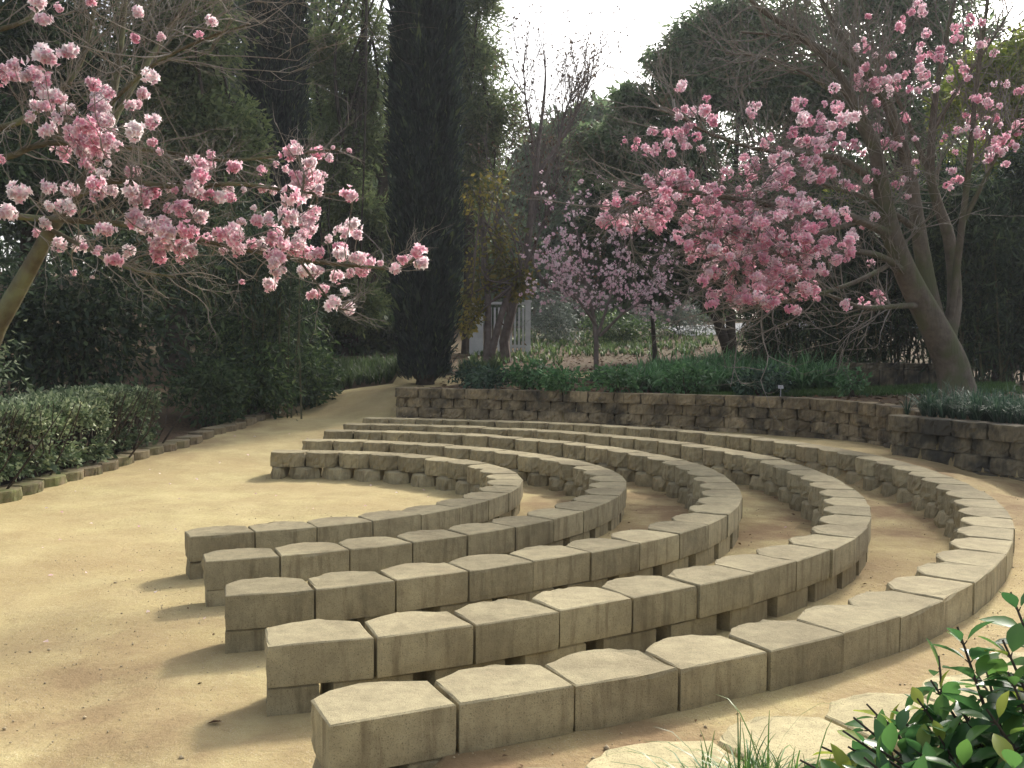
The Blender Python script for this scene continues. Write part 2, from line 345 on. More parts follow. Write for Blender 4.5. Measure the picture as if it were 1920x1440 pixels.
# retaining wall front-top edges
WT = .795
wall_a = smooth_path([(-2.03, 16.62, 0), (-.8, 16.2, 0), (.5, 15.72, 0), (2.5, 15.0, 0), (3.75, 14.5, 0), (4.5, 13.8, 0), (4.78, 12.9, 0), (4.8, 12.0, 0), (4.72, 11.2, 0)], 8)[:, :2]
wall_b = smooth_path([(4.13, 10.78, 0), (4.5, 10.05, 0), (4.9, 9.3, 0), (5.5, 8.3, 0), (6.5, 6.9, 0), (8, 5.4, 0)], 8)[:, :2]
kerb_l = None
kerb_f = smooth_path([on(-260, 1030, 0), on(-120, 985, 0), on(0, 948, 0.0), on(130, 908, .02), on(250, 870, .05), on(400, 822, .13), on(500, 792, .2), on(575, 772, .26)], 8)[:, :2]

def inside(poly, X, Y):
    poly = np.asarray(poly); c = np.zeros(X.shape, bool); j = len(poly)-1
    for i in range(len(poly)):
        xi, yi = poly[i]; xj, yj = poly[j]
        c ^= ((yi > Y) != (yj > Y)) & (X < (xj-xi)*(Y-yi)/(yj-yi+1e-12)+xi); j = i
    return c
off = lambda P, d: P+np.c_[-np.gradient(P[:, 1]), np.gradient(P[:, 0])]/(np.linalg.norm(np.gradient(P, axis=0), axis=1)[:, None]+1e-9)*d
BED = np.vstack([off(wall_a, .16), off(wall_b, .16), [(30, 2), (60, 150), (-2.4, 150), (-2.6, 21), (-1.9, 18.4)]])
BED[0] = (-2.03, 16.8)
PATH = np.array([(-30, -8), (-5.05, 5), *[tuple(p) for p in off(kerb_f, .14)], (-4.35, 19.2), (-3.6, 20.1), (-1.5, 20.9), (1, 22.2), (4, 23.4), (4, 22.2), (1.2, 20.6), (-.7, 19.6), (-1.2, 18.6), (-1.95, 17.4), (-2.03, 16.8),
                 *[tuple(p) for p in off(wall_a, .16)], *[tuple(p) for p in off(wall_b, .16)], (9, 4), (9, -8)])

def zbed(X, Y):
    z = .735+.045*np.clip(Y-18, 0, 6)+.07*np.clip(Y-24, 0, 22)+.025*np.clip(Y-46, 0, 100)
    z = z+.05*np.clip(X-4, 0, 7)*sstep(11, 14, Y)+.02*np.clip(X-4, 0, 7)*(1-sstep(11, 14, Y))
    return z+.02*np.sin(X*1.7+Y*.9)*np.cos(Y*1.1-X*.6)
def zground(X, Y):
    X = np.asarray(X, float); Y = np.asarray(Y, float); sh = X.shape; x = X.ravel(); y = Y.ravel()
    z = np.empty_like(x)
    for i in range(0, len(x), 20000):
        d2 = (x[i:i+20000, None]-cp[None, :, 0])**2+(y[i:i+20000, None]-cp[None, :, 1])**2+.0015
        w = 1/(d2*d2); z[i:i+20000] = (w@cp[:, 2])/w.sum(1)
    t = np.clip((x+4.5)/2.5, 0, 1); top = .42+.33*t; st = 16.3+(1-t)*1.1
    r = sstep(0, 2.5, y-st); zp = z*(1-r)+top*r
    zb = zbed(x, y); far = sstep(19.6, 23.5, y); zp = zp*(1-far)+zb*far
    zp = zp+.16*np.clip(-x-6.2, 0, 14)*sstep(3, 8, y)
    b = inside(BED, x, y)
    zz = np.where(b, zb, zp)
    return zz.reshape(sh)
def gz(x, y): return float(zground(np.array([x]), np.array([y]))[0])

xs = np.r_[np.linspace(-70, -9, 20), np.arange(-8.7, 8.4, .085), np.linspace(8.7, 70, 20)]
ys = np.r_[np.linspace(-12, -1, 7), np.arange(-.8, 21.5, .085), np.arange(21.7, 46, .5), np.linspace(48, 260, 22)]
GX, GY = np.meshgrid(xs, ys); GZ = zground(GX, GY)
GZ = GZ+.006*np.sin(GX*3.1+1.3*np.sin(GY*2.3))*np.cos(GY*2.7)+R.normal(0, .0016, GX.shape)
nx, ny = len(xs), len(ys)
idx = np.arange(nx*ny).reshape(ny, nx)
Fg = np.stack([idx[:-1, :-1], idx[:-1, 1:], idx[1:, 1:], idx[1:, :-1]], -1).reshape(-1, 4)
g = link('ground', np.stack([GX, GY, GZ], -1).reshape(-1, 3), Fg, M['ground'], None, True)
soil = 1-inside(PATH, GX.ravel()+.05*np.sin(GY.ravel()*5), GY.ravel()+.05*np.sin(GX.ravel()*4)).astype(np.float32)
g.data.attributes.new('soil', 'FLOAT', 'POINT').data.foreach_set('value', soil.astype(np.float32))
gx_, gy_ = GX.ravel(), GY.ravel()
dirt_shade = np.clip(.95*np.exp(-((gx_-2.5)**2/3.2+(gy_-8.6)**2/9))+.62*np.exp(-((gx_+1.75)**2/.5+(gy_-4.3)**2/1.3))+.6*np.exp(-((gx_+1.1)**2/.35+(gy_-3.0)**2/.5))+.8*np.exp(-((gy_-2.9-.42*gx_)**2/.12))*(gx_ > -.6)*(gx_ < 2.4)+.5*np.exp(-((gx_-.6)**2/.8+(gy_-9)**2/5))+.55*np.exp(-((gx_-4.6)**2/.8+(gy_-8.5)**2/4))+.5*np.exp(-((gx_+4.4)**2/.5+(gy_-14.5)**2/6))+.22, 0, 1)  # hand-placed brown blobs: stained dirt plus shade painted into the sand
g.data.attributes.new('dirt_shade', 'FLOAT', 'POINT').data.foreach_set('value', dirt_shade.astype(np.float32))
tag(g, kind='structure')

# ------------------------------------------------------------------ concrete blocks
def block(mb, S0, S1, n0, n1, z0, z1, depth=.235, bulge=.075, rough=.012, gap=.004, inset=.0, rnd=0.0, bev=.005, m=0, tint=None, gin=None):
    S0 = np.array(S0); S1 = np.array(S1); t = unit(S1-S0); nn = unit(n0+n1)
    O0 = S0+t*gap+nn*inset; O1 = S1-t*gap+nn*inset
    dj = R.normal(0, .003); gi_ = gap if gin is None else gin
    I1 = S1-t*(gi_+.005)+n1*(depth+dj)+nn*inset; I0 = S0+t*(gi_+.005)+n0*(depth+dj)+nn*inset
    if np.dot(I1-I0, t) < .08: mid = (I0+I1)/2; I0 = mid-t*.05; I1 = mid+t*.05
    w = I1-I0
    A = I0+w*(.72+R.normal(0, .03))+nn*bulge*(.92+R.normal(0, .06)); B = I0+w*(.28+R.normal(0, .03))+nn*bulge*(.92+R.normal(0, .06)); C = I0+w*(.5+R.normal(0, .05))+nn*bulge*(1.08+R.normal(0, .04))
    def seg(a, b, n): return [a+(b-a)*i/n for i in range(n)]
    loop = seg(O0, O1, 4)+seg(O1, I1, 3)+seg(I1, A, 3)+seg(A, C, 3)+seg(C, B, 3)+seg(B, I0, 3)+seg(I0, O0, 3)
    loop = np.array(loop); n = len(loop); q = np.arange(n); inner = (q >= 7) & (q <= 19)
    cen = loop.mean(0); od = unit(loop-cen)
    loop = loop+R.normal(0, .0009, (n, 2))
    chips = [(R.integers(0, n), R.uniform(.3, .7), R.uniform(.004, .014)) for _ in range(R.integers(1, 4))]
    lev = [z0, z0+.03*(z1-z0)/.165, z0+(z1-z0)*.35, z0+(z1-z0)*.65, z1-.02, z1-bev, z1]
    V = []
    for li, z in enumerate(lev):
        L = loop.copy()
        L[inner] += od[inner]*R.normal(0, rough*(.3 if li >= 4 else 1), (inner.sum(), 1))
        if rnd and li in (4, 5, 6): L[inner] -= od[inner]*rnd*(li-3)/3
        if li == 6: L -= od*bev*(1+R.random((n, 1))*.8)
        if li == 0: L -= od*.003
        if li >= 5:
            for c_, r_, d_ in chips: L += -od*(d_*np.exp(-((q-c_)/r_)**2)*(1 if li == 6 else .55))[:, None]
        zz = np.full(n, z)
        if li == 6:
            for c_, r_, d_ in chips: zz = zz-d_*.55*np.exp(-((q-c_)/r_)**2)
        if li == 6: zz += R.normal(0, .0008, n)
        V.append(np.c_[L, zz])
    V = np.vstack(V); nl = len(lev)
    a = loop; area = .5*np.sum(a[:, 0]*np.roll(a[:, 1], -1)-a[:, 1]*np.roll(a[:, 0], -1)); ccw = area > 0
    Fc = []
    for i in range(nl-1):
        for j in range(n):
            f = (i*n+j, i*n+(j+1) % n, (i+1)*n+(j+1) % n, (i+1)*n+j); Fc.append(f if ccw else f[::-1])
    tp = tuple((nl-1)*n+j for j in range(n)); bt = tuple(range(n))
    Fc.append(tp if ccw else tp[::-1]); Fc.append(bt[::-1] if ccw else bt)
    mb.add(V, Fc, R.random() if tint is None else tint, m)

BENCH = {1: 'innermost and shortest curved bench of tan concrete blocks, closest to the open sandy floor',
         2: 'second curved bench out from the open sandy floor',
         3: 'third and middle one of the five full curved block benches',
         4: 'fourth curved bench out, between the middle bench and the longest bench',
         5: 'longest, outermost full curved block bench, passing by the corner of the retaining wall',
         6: 'sunlit curved row of blocks beside the glossy leafy bush, nearest the camera'}
for k in range(1, 7):
    zt, S, n, P = ROWS[k]
    c = S[len(S)//2]+n[len(S)//2]*.15
    e = empty('curved_bench', (c[0], c[1], gi[k]), BENCH[k], 'stone bench', 'curved concrete block benches around the sandy floor')
    for i in range(len(S)-1):
        mb = MB(); dz = R.normal(0, .0025)
        block(mb, S[i], S[i+1], n[i], n[i+1], zt-BH+dz+.002, zt+dz, gap=.0025+abs(R.normal(0, .003)), inset=R.normal(0, .004), rough=.0065)
        mb.build('seat_block', M['sandy' if k == 6 else 'block'], e)  # nearest row in the paler copy: sandy cover and sunlit brightness in colour
    # lower course: half a block out of step, narrower behind so that dark slots stay between
    Q = [S[0]]+[(S[i]+S[i+1])/2 for i in range(len(S)-1)]+[S[-1]]
    nq = [n[0]]+[unit(n[i]+n[i+1]) for i in range(len(S)-1)]+[n[-1]]
    for i in range(len(Q)-1):
        mb = MB(); end = i in (0, len(Q)-2)
        block(mb, Q[i], Q[i+1], nq[i], nq[i+1], zt-2.5*BH, zt-BH-.002, depth=.235, bulge=.08, rough=.009, gap=.005 if end else .05, gin=.014, inset=.012, rnd=.03, bev=.008)
        mb.build('base_block', M['block'], e)

# ------------------------------------------------------------------ retaining walls
def wall(front, e, mat, capmat, courses, flip):
    fr = resample(front, .42); nf = normals_in(fr, flip)          # nf points to the plaza
    for ci in range(courses):
        z1 = WT-ci*BH; setf = -.012*(courses-1-ci) if ci else .018
        base = fr if ci % 2 == 0 else np.vstack([fr[:1], (fr[:-1]+fr[1:])/2, fr[-1:]])
        nb = nf if ci % 2 == 0 else np.vstack([nf[:1], unit(nf[:-1]+nf[1:]), nf[-1:]])
        mb = MB()
        for i in range(len(base)-1):
            b0 = base[i]-nb[i]*(.30-setf+ci*0); b1 = base[i+1]-nb[i+1]*(.30-setf)
            block(mb, b0, b1, nb[i], nb[i+1], z1-BH+.002, z1+R.normal(0, .002), depth=.225, bulge=.055, rough=.008, gap=.003+abs(R.normal(0, .004)), rnd=.0 if ci == 0 else .018, bev=.007)
        mb.build('cap_course' if ci == 0 else 'block_course', capmat if ci == 0 else mat, e)
ew = empty('retaining_wall', (1.5, 15.4, .25), 'long concave retaining wall of weathered blocks behind the far ends of the benches', 'wall')
wall(wall_a, ew, M['wallblock'], M['wallblock'], 4, False)
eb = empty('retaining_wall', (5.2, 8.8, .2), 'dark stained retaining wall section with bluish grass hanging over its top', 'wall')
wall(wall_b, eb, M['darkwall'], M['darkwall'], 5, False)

# ------------------------------------------------------------------ edging stones along the hedge
ek = empty('kerb_edging', (-4.7, 11, .05), 'low mossy stone edging between the sand and the clipped hedge', 'edging')
fr = resample(kerb_f, .41); nf = normals_in(fr, False)
zk = zground(fr[:, 0], fr[:, 1])
for i in range(len(fr)-1):
    mb = MB(); zt = (zk[i]+zk[i+1])/2+.095+R.normal(0, .003)
    block(mb, fr[i]-nf[i]*.30, fr[i+1]-nf[i+1]*.30, nf[i], nf[i+1], zt-.2, zt, depth=.22, bulge=.06, rough=.006, gap=.003, rnd=.004, bev=.006)
    mb.build('edging_stone', M['kerb'], ek)

# low walls deep in the beds
def straight_wall(label, a, b, z0, z1, mat, cat='wall'):
    e = empty('low_wall', ((a[0]+b[0])/2, (a[1]+b[1])/2, z0), label, cat)
    fr = resample(np.array([a, b], float), .42); t = unit(fr[-1]-fr[0]); nf = np.tile([[t[1], -t[0]]], (len(fr), 1))
    for ci, (za, zb, nm) in enumerate([((z0+z1)/2+.02, z1, 'cap_course'), (z0-.15, (z0+z1)/2+.017, 'block_course')]):
        mb = MB()
        for i in range(len(fr)-1):
            block(mb, fr[i]-nf[i]*.3, fr[i+1]-nf[i+1]*.3, nf[i], nf[i+1], za, zb, depth=.22, bulge=.05, gap=.004)
        mb.build(nm, mat, e)
p0 = at(1560, 690, 17.0); p1 = at(1790, 690, 16.6)
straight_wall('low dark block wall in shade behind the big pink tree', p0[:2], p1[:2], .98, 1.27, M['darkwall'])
p0 = at(405, 768, 16.6); p1 = at(540, 766, 17.2)
straight_wall('short low stone ledge under the leafy shrub behind the edging', p0[:2], p1[:2], .25, .47, M['kerb'], 'ledge')

# ------------------------------------------------------------------ loose grit, petals, leaves on the sand
def grit(name, n, box, size, mat, kind='stuff', label=None, cat=None):
    x = R.uniform(box[0], box[1], n); y = box[2]+(box[3]-box[2])*R.random(n)**1.6
    keep = inside(PATH, x, y); x, y = x[keep], y[keep]; n = len(x); z = zground(x, y)
    o = np.array([[1, 0, 0], [0, 1, 0], [-1, 0, 0], [0, -1, 0], [0, 0, .8], [0, 0, -.8]])
    s = size*np.exp(R.normal(0, .5, n)); a = R.uniform(0, 6.28, n)
    Vs = o[None]*(s[:, None, None]*R.uniform(.6, 1.3, (n, 1, 3)))
    ca, sa = np.cos(a)[:, None], np.sin(a)[:, None]
    Vr = np.stack([Vs[..., 0]*ca-Vs[..., 1]*sa, Vs[..., 0]*sa+Vs[..., 1]*ca, Vs[..., 2]], -1)+np.stack([x, y, z+s*.25], -1)[:, None]
    f = np.array([[0, 1, 4], [1, 2, 4], [2, 3, 4], [3, 0, 4], [1, 0, 5], [2, 1, 5], [3, 2, 5], [0, 3, 5]])
    Fa = (np.arange(n)[:, None, None]*6+f[None]).reshape(-1, 3)
    ob = link(name, Vr.reshape(-1, 3), Fa, mat, None, True, np.repeat(R.random(n), 6)); tag(ob, label, cat, kind=kind)
grit('gravel', 22000, (-3.5, 4.5, 1.5, 9), .0024, M['pebble'], label='fine loose grit scattered over the sand', cat='gravel')
def scatter_flat(name, n, box, L, W, mat, label, cat, mask=None):
    x = R.uniform(box[0], box[1], n); y = R.uniform(box[2], box[3], n)
    if mask is not None: k = mask(x, y); x, y = x[k], y[k]
    n = len(x); z = zground(x, y)+.006
    a = R.uniform(0, 6.28, n); D = np.c_[np.cos(a), np.sin(a), R.normal(0, .25, n)]
    U = unit(np.c_[R.normal(0, .35, (n, 2)), np.ones(n)])
    s = R.uniform(.6, 1.3, n)
    o = leaves_obj(name, np.c_[x, y, z], D, L*s, W*s, mat, U=U); tag(o, label, cat, kind='stuff')
scatter_flat('fallen_petals', 150, (-4.6, 3.6, 3, 15), .035, .025, M['petal_pale'], 'pale pink petals fallen on the sandy floor', 'petals', lambda x, y: inside(PATH, x, y) & (R.random(len(x)) < .2+.8*((x < -1.6) | (x > 2))))
scatter_flat('leaf_litter', 5200, (-1.8, 7.5, 11, 30), .10, .055, M['litter'], 'dry brown leaf litter on the garden bed', 'leaf litter', lambda x, y: inside(BED, x, y))
p = on(398, 1368, .1); zz = gz(p[0], p[1])
o = leaves_obj('fallen_leaf', np.array([[p[0]-.02, p[1], zz+.008], [p[0]+.005, p[1]+.01, zz+.01]]), np.array([[1, .25, .2], [.8, -.5, .35]]), np.array([.055, .04]), np.array([.03, .022]), M['litter'], U=np.array([[0, .2, 1], [.1, .1, 1.]]), tint=np.array([.35, .5]))
tag(o, 'curled brown leaf lying on the sand left of the near bench ends', 'leaf')

# bits of dry leaf and grit gathered against the feet of the benches
bx = []
for k in range(1, 6):
    zt, S, n, P_ = ROWS[k]
    for q_ in range(len(S)*5):
        i = R.integers(0, len(S)); j = .31+abs(R.normal(0, .05)) if R.random() < .6 else -.012-abs(R.normal(0, .05))
        bx.append(S[i]+n[i]*j+R.normal(0, .12, 2)*np.array([-n[i][1], n[i][0]]))
bx = np.array(bx); m_ = len(bx); zb_ = zground(bx[:, 0], bx[:, 1])+.005
aa_ = R.uniform(0, 6.28, m_); s_ = np.exp(R.normal(0, .45, m_))
o = leaves_obj('bench_litter', np.c_[bx, zb_], np.c_[np.cos(aa_), np.sin(aa_), R.normal(.1, .25, m_)], .017*s_, .010*s_, M['litter'], U=unit(np.c_[R.normal(0, .4, (m_, 2)), np.ones(m_)]))
tag(o, 'scraps of dry leaf gathered along the feet of the benches', 'leaf litter', kind='stuff')
# ------------------------------------------------------------------ vegetation builders
def crown_leaves(ells, L, W, droop=.2, sub=14, sig=.32, elong=None, jit=.35):
    """ells: (center, radii, n). leaves gathered in clumps inside each ellipsoid, gaps between clumps"""
    Ps, Ds, cl = [], [], []
    for c, r, n in ells:
        c = np.array(c); r = np.array(r)
        d = rdirs(sub); rr = R.random(sub)**.45
        cc = d*rr[:, None]*.86
        k = R.integers(0, sub, n)
        p = cc[k]+R.normal(0, sig, (n, 3))*np.array([1, 1, .75])
        nrm = np.linalg.norm(p, axis=1, keepdims=True); p = np.where(nrm > 1.15, p/nrm*R.uniform(.85, 1.15, (n, 1)), p)
        Ps.append(c+p*r); out = unit(p-cc[k]*.75)
        dd = unit(out*.7+R.normal(0, .6, (n, 3))); dd[:, 2] -= droop
        Ds.append(unit(dd)); cl.append(c+cc*r)
    P = np.vstack(Ps); D = np.vstack(Ds); n = len(P)
    s = np.exp(R.normal(0, jit*.6, n))
    return P, D, L*s, W*s, np.vstack(cl)

def px_ell(u, v, ru, rv, D, n, dep=None):
    n = int(n*(1.75 if D > 16 else 1.2))
    c = at(u, v, D); s = D/F
    return (c, (ru*s, (dep if dep else .8*(ru+rv)/2*s), rv*s), n)

def limbs_to(mb, path, targets, r0, tint=.5, frac=(.35, .95)):
    path = np.asarray(path)
    for t in targets:
        i = int(len(path)*R.uniform(*frac)); i = min(i, len(path)-1); a = path[i]
        mid = (a+t)/2+R.normal(0, .12, 3)*np.linalg.norm(t-a); mid[2] -= .05*np.linalg.norm(t-a)
        P = smooth_path([a, mid, t], 4); rr = np.linspace(r0*(1-.6*i/len(path)), .012, len(P)); mb.tube(P, rr, 5, R.random())

def tree(name, label, cat, base, trunk, ells, L, W, fol, brk, r0=.2, droop=.2, sub=14, sig=.32, group=None, limb=True, crown='crown', z=None):
    b = np.array([base[0], base[1], gz(base[0], base[1])-.05 if z is None else z])
    e = empty(name, b, label, cat, group)
    P, D, l, w, cl = crown_leaves(ells, L, W, droop, sub, sig)
    leaves_obj(crown, P, D, l, w, fol, e)
    mb = MB()
    for t in trunk:
        path = smooth_path([b if t[0] is None else np.array(t[0])]+[np.array(q) for q in t[1:]], 5)
        mb.tube(path, np.linspace(r0, r0*.25, len(path))*np.r_[1.35, 1.12, np.ones(len(path)-2)], 8, .5)
        if limb:
            k = R.permutation(len(cl))[:14]; limbs_to(mb, path, cl[k], r0*.4)
    mb.build('trunk', brk, e, True)
    return e

def twigs(mb, P0, d0, length, r, level, maxlev, spread=.7, up=.12, kids=3, wander=.22, sides=(5, 4, 3, 3), ends=None):
    n = 5 if level < maxlev else 4
    pts = [np.array(P0, float)]; d = unit(np.array(d0, float))
    for i in range(n):
        d = unit(d+R.normal(0, wander, 3)+np.array([0, 0, up])); pts.append(pts[-1]+d*length/n)
    pts = np.array(pts); rr = np.linspace(r, r*.35, n+1)
    mb.tube(pts, rr, sides[min(level, 3)], R.random())
    if ends is not None: ends.append((pts[-1], d))
    if level < maxlev:
        for k in range(kids):
            f = R.uniform(.25, 1.0); q = f*n; i = min(int(q), n-1); p = pts[i]+(pts[i+1]-pts[i])*(q-i)
            dd = unit(unit(pts[i+1]-pts[i])+rdirs(1)[0]*spread)
            twigs(mb, p, dd, length*R.uniform(.45, .75), r*.5, level+1, maxlev, spread, up, kids, wander, sides, ends)

def pompoms(centers, radii, nf, L, W, tint_shift=None):
    """blossom heads: each a ball of trumpet petals pointing outward, in fives"""
    Ps, Ds, Us, Ls, Ts = [], [], [], [], []
    for ci, (c, r) in enumerate(zip(centers, radii)):
        k = max(5, int(nf*R.uniform(.75, 1.2)))
        d = rdirs(k); d[:, 2] = d[:, 2]*.85+.05; d = unit(d)
        el = rdirs(1)[0]*R.uniform(0, .28)*r; ax = c+el*R.normal(0, 1, (k, 1))+d*r*R.uniform(.08, .72, (k, 1)); fl = r*R.uniform(.42, .62, k)
        base_t = R.uniform(.25, .8)+(0 if tint_shift is None else tint_shift[ci])
        ref = unit(np.cross(d, rdirs(k)))
        for j in range(5):
            th = 2*math.pi*j/5
            side = ref*math.cos(th)+np.cross(d, ref)*math.sin(th)
            Ps.append(ax); Ds.append(unit(d*.75+side*1.0)); Us.append(d); Ls.append(fl)
            Ts.append(np.clip(base_t+R.normal(0, .16, k)-.22*(d@np.array([0, 0, -1.]) > .6), 0, 1))
    P = np.vstack(Ps); D = np.vstack(Ds); U = np.vstack(Us); l = np.concatenate(Ls); t = np.concatenate(Ts)
    return P, D, U, l, t

# ------------------------------------------------------------------ the two pink trees in bloom
def link_blossoms(mb, skel, centers, r=.006):
    """a thin crooked twig from the nearest limb to each blossom head"""
    S = np.array(skel)
    for c in centers:
        d = np.linalg.norm(S-c, axis=1); d = d*(1+.5*(S[:, 2] > c[2]+.2)); i = int(np.argmin(d+R.random(len(S))*.25)); a = S[i]
        L = np.linalg.norm(c-a)
        if L < .03: continue
        m1 = a+(c-a)*.35+R.normal(0, .09, 3)*L; m2 = a+(c-a)*.7+R.normal(0, .09, 3)*L-np.array([0, 0, .04*L])
        P = smooth_path([a, m1, m2, c], 3); mb.tube(P, np.linspace(r*(1+.5*L), r*.6, len(P)), 4, R.random())

LB = [(160,10,35),(385,5,25),(250,30,18),(185,85,30),(583,52,24),(895,90,24),(840,148,16),(570,160,22),(675,155,18),(290,212,34),(55,275,32),(0,330,30),(60,320,30),(10,290,20),(180,250,50),(215,245,30),(140,310,40),(185,345,35),(110,320,25),(170,385,35),(215,405,38),(160,450,30),(200,450,32),(255,415,25),(285,460,28),(240,500,25),(125,495,23),(195,545,38),(395,355,28),(440,380,32),(465,395,22),(420,420,35),(430,455,32),(395,455,20),(600,395,27),(555,445,25),(580,440,20),(635,320,34),(640,508,34),(570,553,36),(645,600,20),(675,640,15),(310,560,42),(360,540,45),(410,520,40),(450,510,30),(470,550,28),(340,600,42),(400,600,45),(445,595,35),(270,640,38),(350,640,35),(410,650,38),(440,640,25),(490,612,22),(365,695,30),(560,725,30),(455,690,15),(0,675,20),(435,730,25),(890,655,20),(840,700,38),(880,690,30),(850,740,35),(985,705,28),(1005,700,20),(1105,715,20),(1165,690,14),(1205,715,14),(1230,640,38),(1250,625,28),(1305,685,28),(1340,645,28),(1390,665,18),(1405,620,10),(1475,635,10),(1255,740,30),(1300,740,38),(1345,750,32),(1265,780,38),(1310,790,35),(1345,800,25),(1240,830,40),(1205,855,20),(1290,820,28),(80,815,44),(30,900,40),(205,790,30),(300,800,35),(400,780,35),(415,815,35),(465,800,28),(250,870,30),(290,870,35),(210,870,20),(555,800,35),(600,830,38),(640,810,28),(570,850,25),(720,790,22),(740,805,15),(805,800,38),(840,815,25),(880,820,25),(930,830,30),(965,800,20),(970,835,22),(1030,800,12),(1105,795,18),(1150,803,18),(1070,878,13),(1470,820,33),(1490,830,20),(765,885,42),(710,880,20),(850,910,30),(570,920,40),(540,920,20),(610,950,35),(640,955,15),(690,950,38),(700,985,40),(795,970,42),(445,970,34),(195,940,25),(155,985,18),(250,1030,30),(335,1030,32),(355,1040,18),(410,1055,22),(480,1095,34),(545,1060,30),(670,1015,35),(720,1030,35),(765,1040,35),(800,1050,28),(670,1070,38),(765,1090,22),(880,1010,25),(930,985,30),(975,980,42),(990,1010,30),(940,1055,20),(1005,1055,28),(1020,935,18),(1085,930,28),(1135,925,25),(1065,1030,25),(1105,1030,28),(1150,1010,35),(1180,990,32),(1190,1030,30),(1215,910,40),(1255,930,20),(1290,930,38),(1325,900,30),(1305,960,32),(1280,990,25),(1260,1020,30),(1245,1050,35),(1290,1060,30),(1340,1065,25),(1310,1080,20),(1160,1085,38),(1150,1110,25),(1165,1150,25),(1140,1195,30),(1195,1140,15),(1300,1140,40),(1345,1140,20),(1420,1170,28),(1440,1045,30),(1450,975,32),(1495,950,32),(1510,990,22),(1435,1070,32),(1385,1005,18),(1510,1090,32),(1545,1110,32),(1530,1140,28),(1480,1150,20),(1605,1110,13),(1670,1135,26),(1700,1095,22),(1725,1090,14),(1765,1055,32),(1775,1110,32),(1370,1215,22),(1455,1230,18),(1325,1245,26),(1400,1285,32),(1470,1305,28),(1020,1190,12),(310,1150,12),(390,1170,8)]
def limb(spec, n=6): return smooth_path([at(u, v, D) for u, v, D in spec], n)
DL = 7.6
eL = empty('blossom_tree', (-5.6, 8.2, gz(-5.6, 8.2)-.05), 'pink flowering tree with mossy leaning trunk reaching in over the clipped hedge', 'tree', 'pink flowering trees')
bL = np.array(eL.location)
t0 = at(-330, 760, 8.1)
trunkL = smooth_path([bL, bL*.5+t0*.5+np.array([.05, 0, 0]), at(-60, 690, 7.9), at(0, 600, 7.8), at(52, 510, 7.7), at(95, 430, 7.6)], 5)
limbsL = [(limb([(95, 430, 7.6), (140, 370, 7.7), (185, 280, 7.8), (215, 160, 8.0), (232, 20, 8.2), (240, -120, 8.5)]), .05, .02),
          (limb([(-220, 430, 8.0), (-60, 402, 7.8), (90, 411, 7.5), (230, 420, 7.4), (300, 441, 7.3), (380, 452, 7.25), (470, 470, 7.2), (600, 492, 7.1), (690, 500, 7.1), (740, 503, 7.05), (785, 482, 7.0)]), .029, .007),
          (limb([(-200, 330, 8), (0, 297, 7.9), (60, 276, 7.8), (110, 268, 7.75), (200, 272, 7.7), (310, 285, 7.6), (420, 300, 7.5), (560, 288, 7.4), (640, 278, 7.3)]), .03, .007),
          (limb([(140, 370, 7.7), (210, 340, 7.4), (330, 350, 7.3), (450, 345, 7.3), (560, 360, 7.2), (655, 365, 7.2)]), .028, .007),
          (limb([(-180, 250, 8.0), (0, 240, 8.2), (90, 190, 8.2), (150, 120, 8.3), (180, 0, 8.4), (200, -110, 8.6)]), .035, .012),
          (limb([(190, 265, 7.8), (250, 160, 8), (300, 80, 8.2), (360, -20, 8.4), (400, -140, 8.6)]), .03, .01),
          (limb([(200, 200, 7.9), (290, 120, 7.7), (390, 70, 7.6), (470, 45, 7.5)]), .02, .006),
          (limb([(95, 430, 7.6), (170, 470, 7.3), (230, 500, 7.2), (330, 520, 7.1)]), .018, .006),
          (limb([(560, 486, 7.1), (600, 540, 7.0), (630, 575, 7.0), (655, 582, 7.0)]), .010, .005),
          (limb([(520, 478, 7.15), (540, 430, 7.1), (560, 380, 7.1), (570, 330, 7.1), (555, 290, 7.1)]), .012, .005),
          (limb([(-160, 90, 8.2), (-20, 60, 8.2), (60, 30, 8.2), (110, -40, 8.3)]), .03, .01)]
mbL = MB(); mbL.tube(trunkL, np.linspace(.115, .05, len(trunkL)), 10, .5)
for a, b in ((at(-220, 430, 8.0), .09), (at(-200, 330, 8), .08), (at(-180, 250, 8.0), .08), (at(-160, 90, 8.2), .07)):
    P = smooth_path([trunkL[3], (trunkL[3]+a)/2+np.array([-.25, .1, .15]), a], 5); mbL.tube(P, np.linspace(b, b*.55, len(P)), 8)
skel = []
for P, r1, r2 in limbsL:
    mbL.tube(P, np.linspace(r1, r2, len(P)), 7); skel += list(P)
mtL = MB()
for P, r1, r2 in limbsL:
    for k in range(int(len(P)*1.0)):
        i = R.integers(len(P)//6, len(P)-1); d = unit(P[i+1]-P[i])
        dd = unit(d+rdirs(1)[0]*.9+np.array([.2, 0, .12])); far = P[i][0] > -2.35; high = P[i][2] > 3.1
        if far and R.random() < .35: continue
        twigs(mtL, P[i], dd, R.uniform(.18, .42) if far else (R.uniform(.6, 1.35) if high else R.uniform(.3, .7)), .0042 if far else .006, 0, 1 if far else 2, .75, .05, 3 if not high else 4, .25, (4, 3, 3, 3))
cL = []; rL = []
for u, v, r in LB:
    D = 7.25+R.normal(0, .28)-.2*(u/1800); cL.append(at(u/2.25, v/2.25, D)); rL.append(r/2.25*D/F*1.22)
link_blossoms(mtL, skel, cL, .0045)
mbL.build('trunk', M['bark_moss'], eL, True); mtL.build('twigs', M['twig'], eL)
P, D, U, l, t = pompoms(cL, rL, 26, 0, 0)
leaves_obj('blossoms', P, D, l, l*.8, M['petal'], eL, t, .25, U, .3)

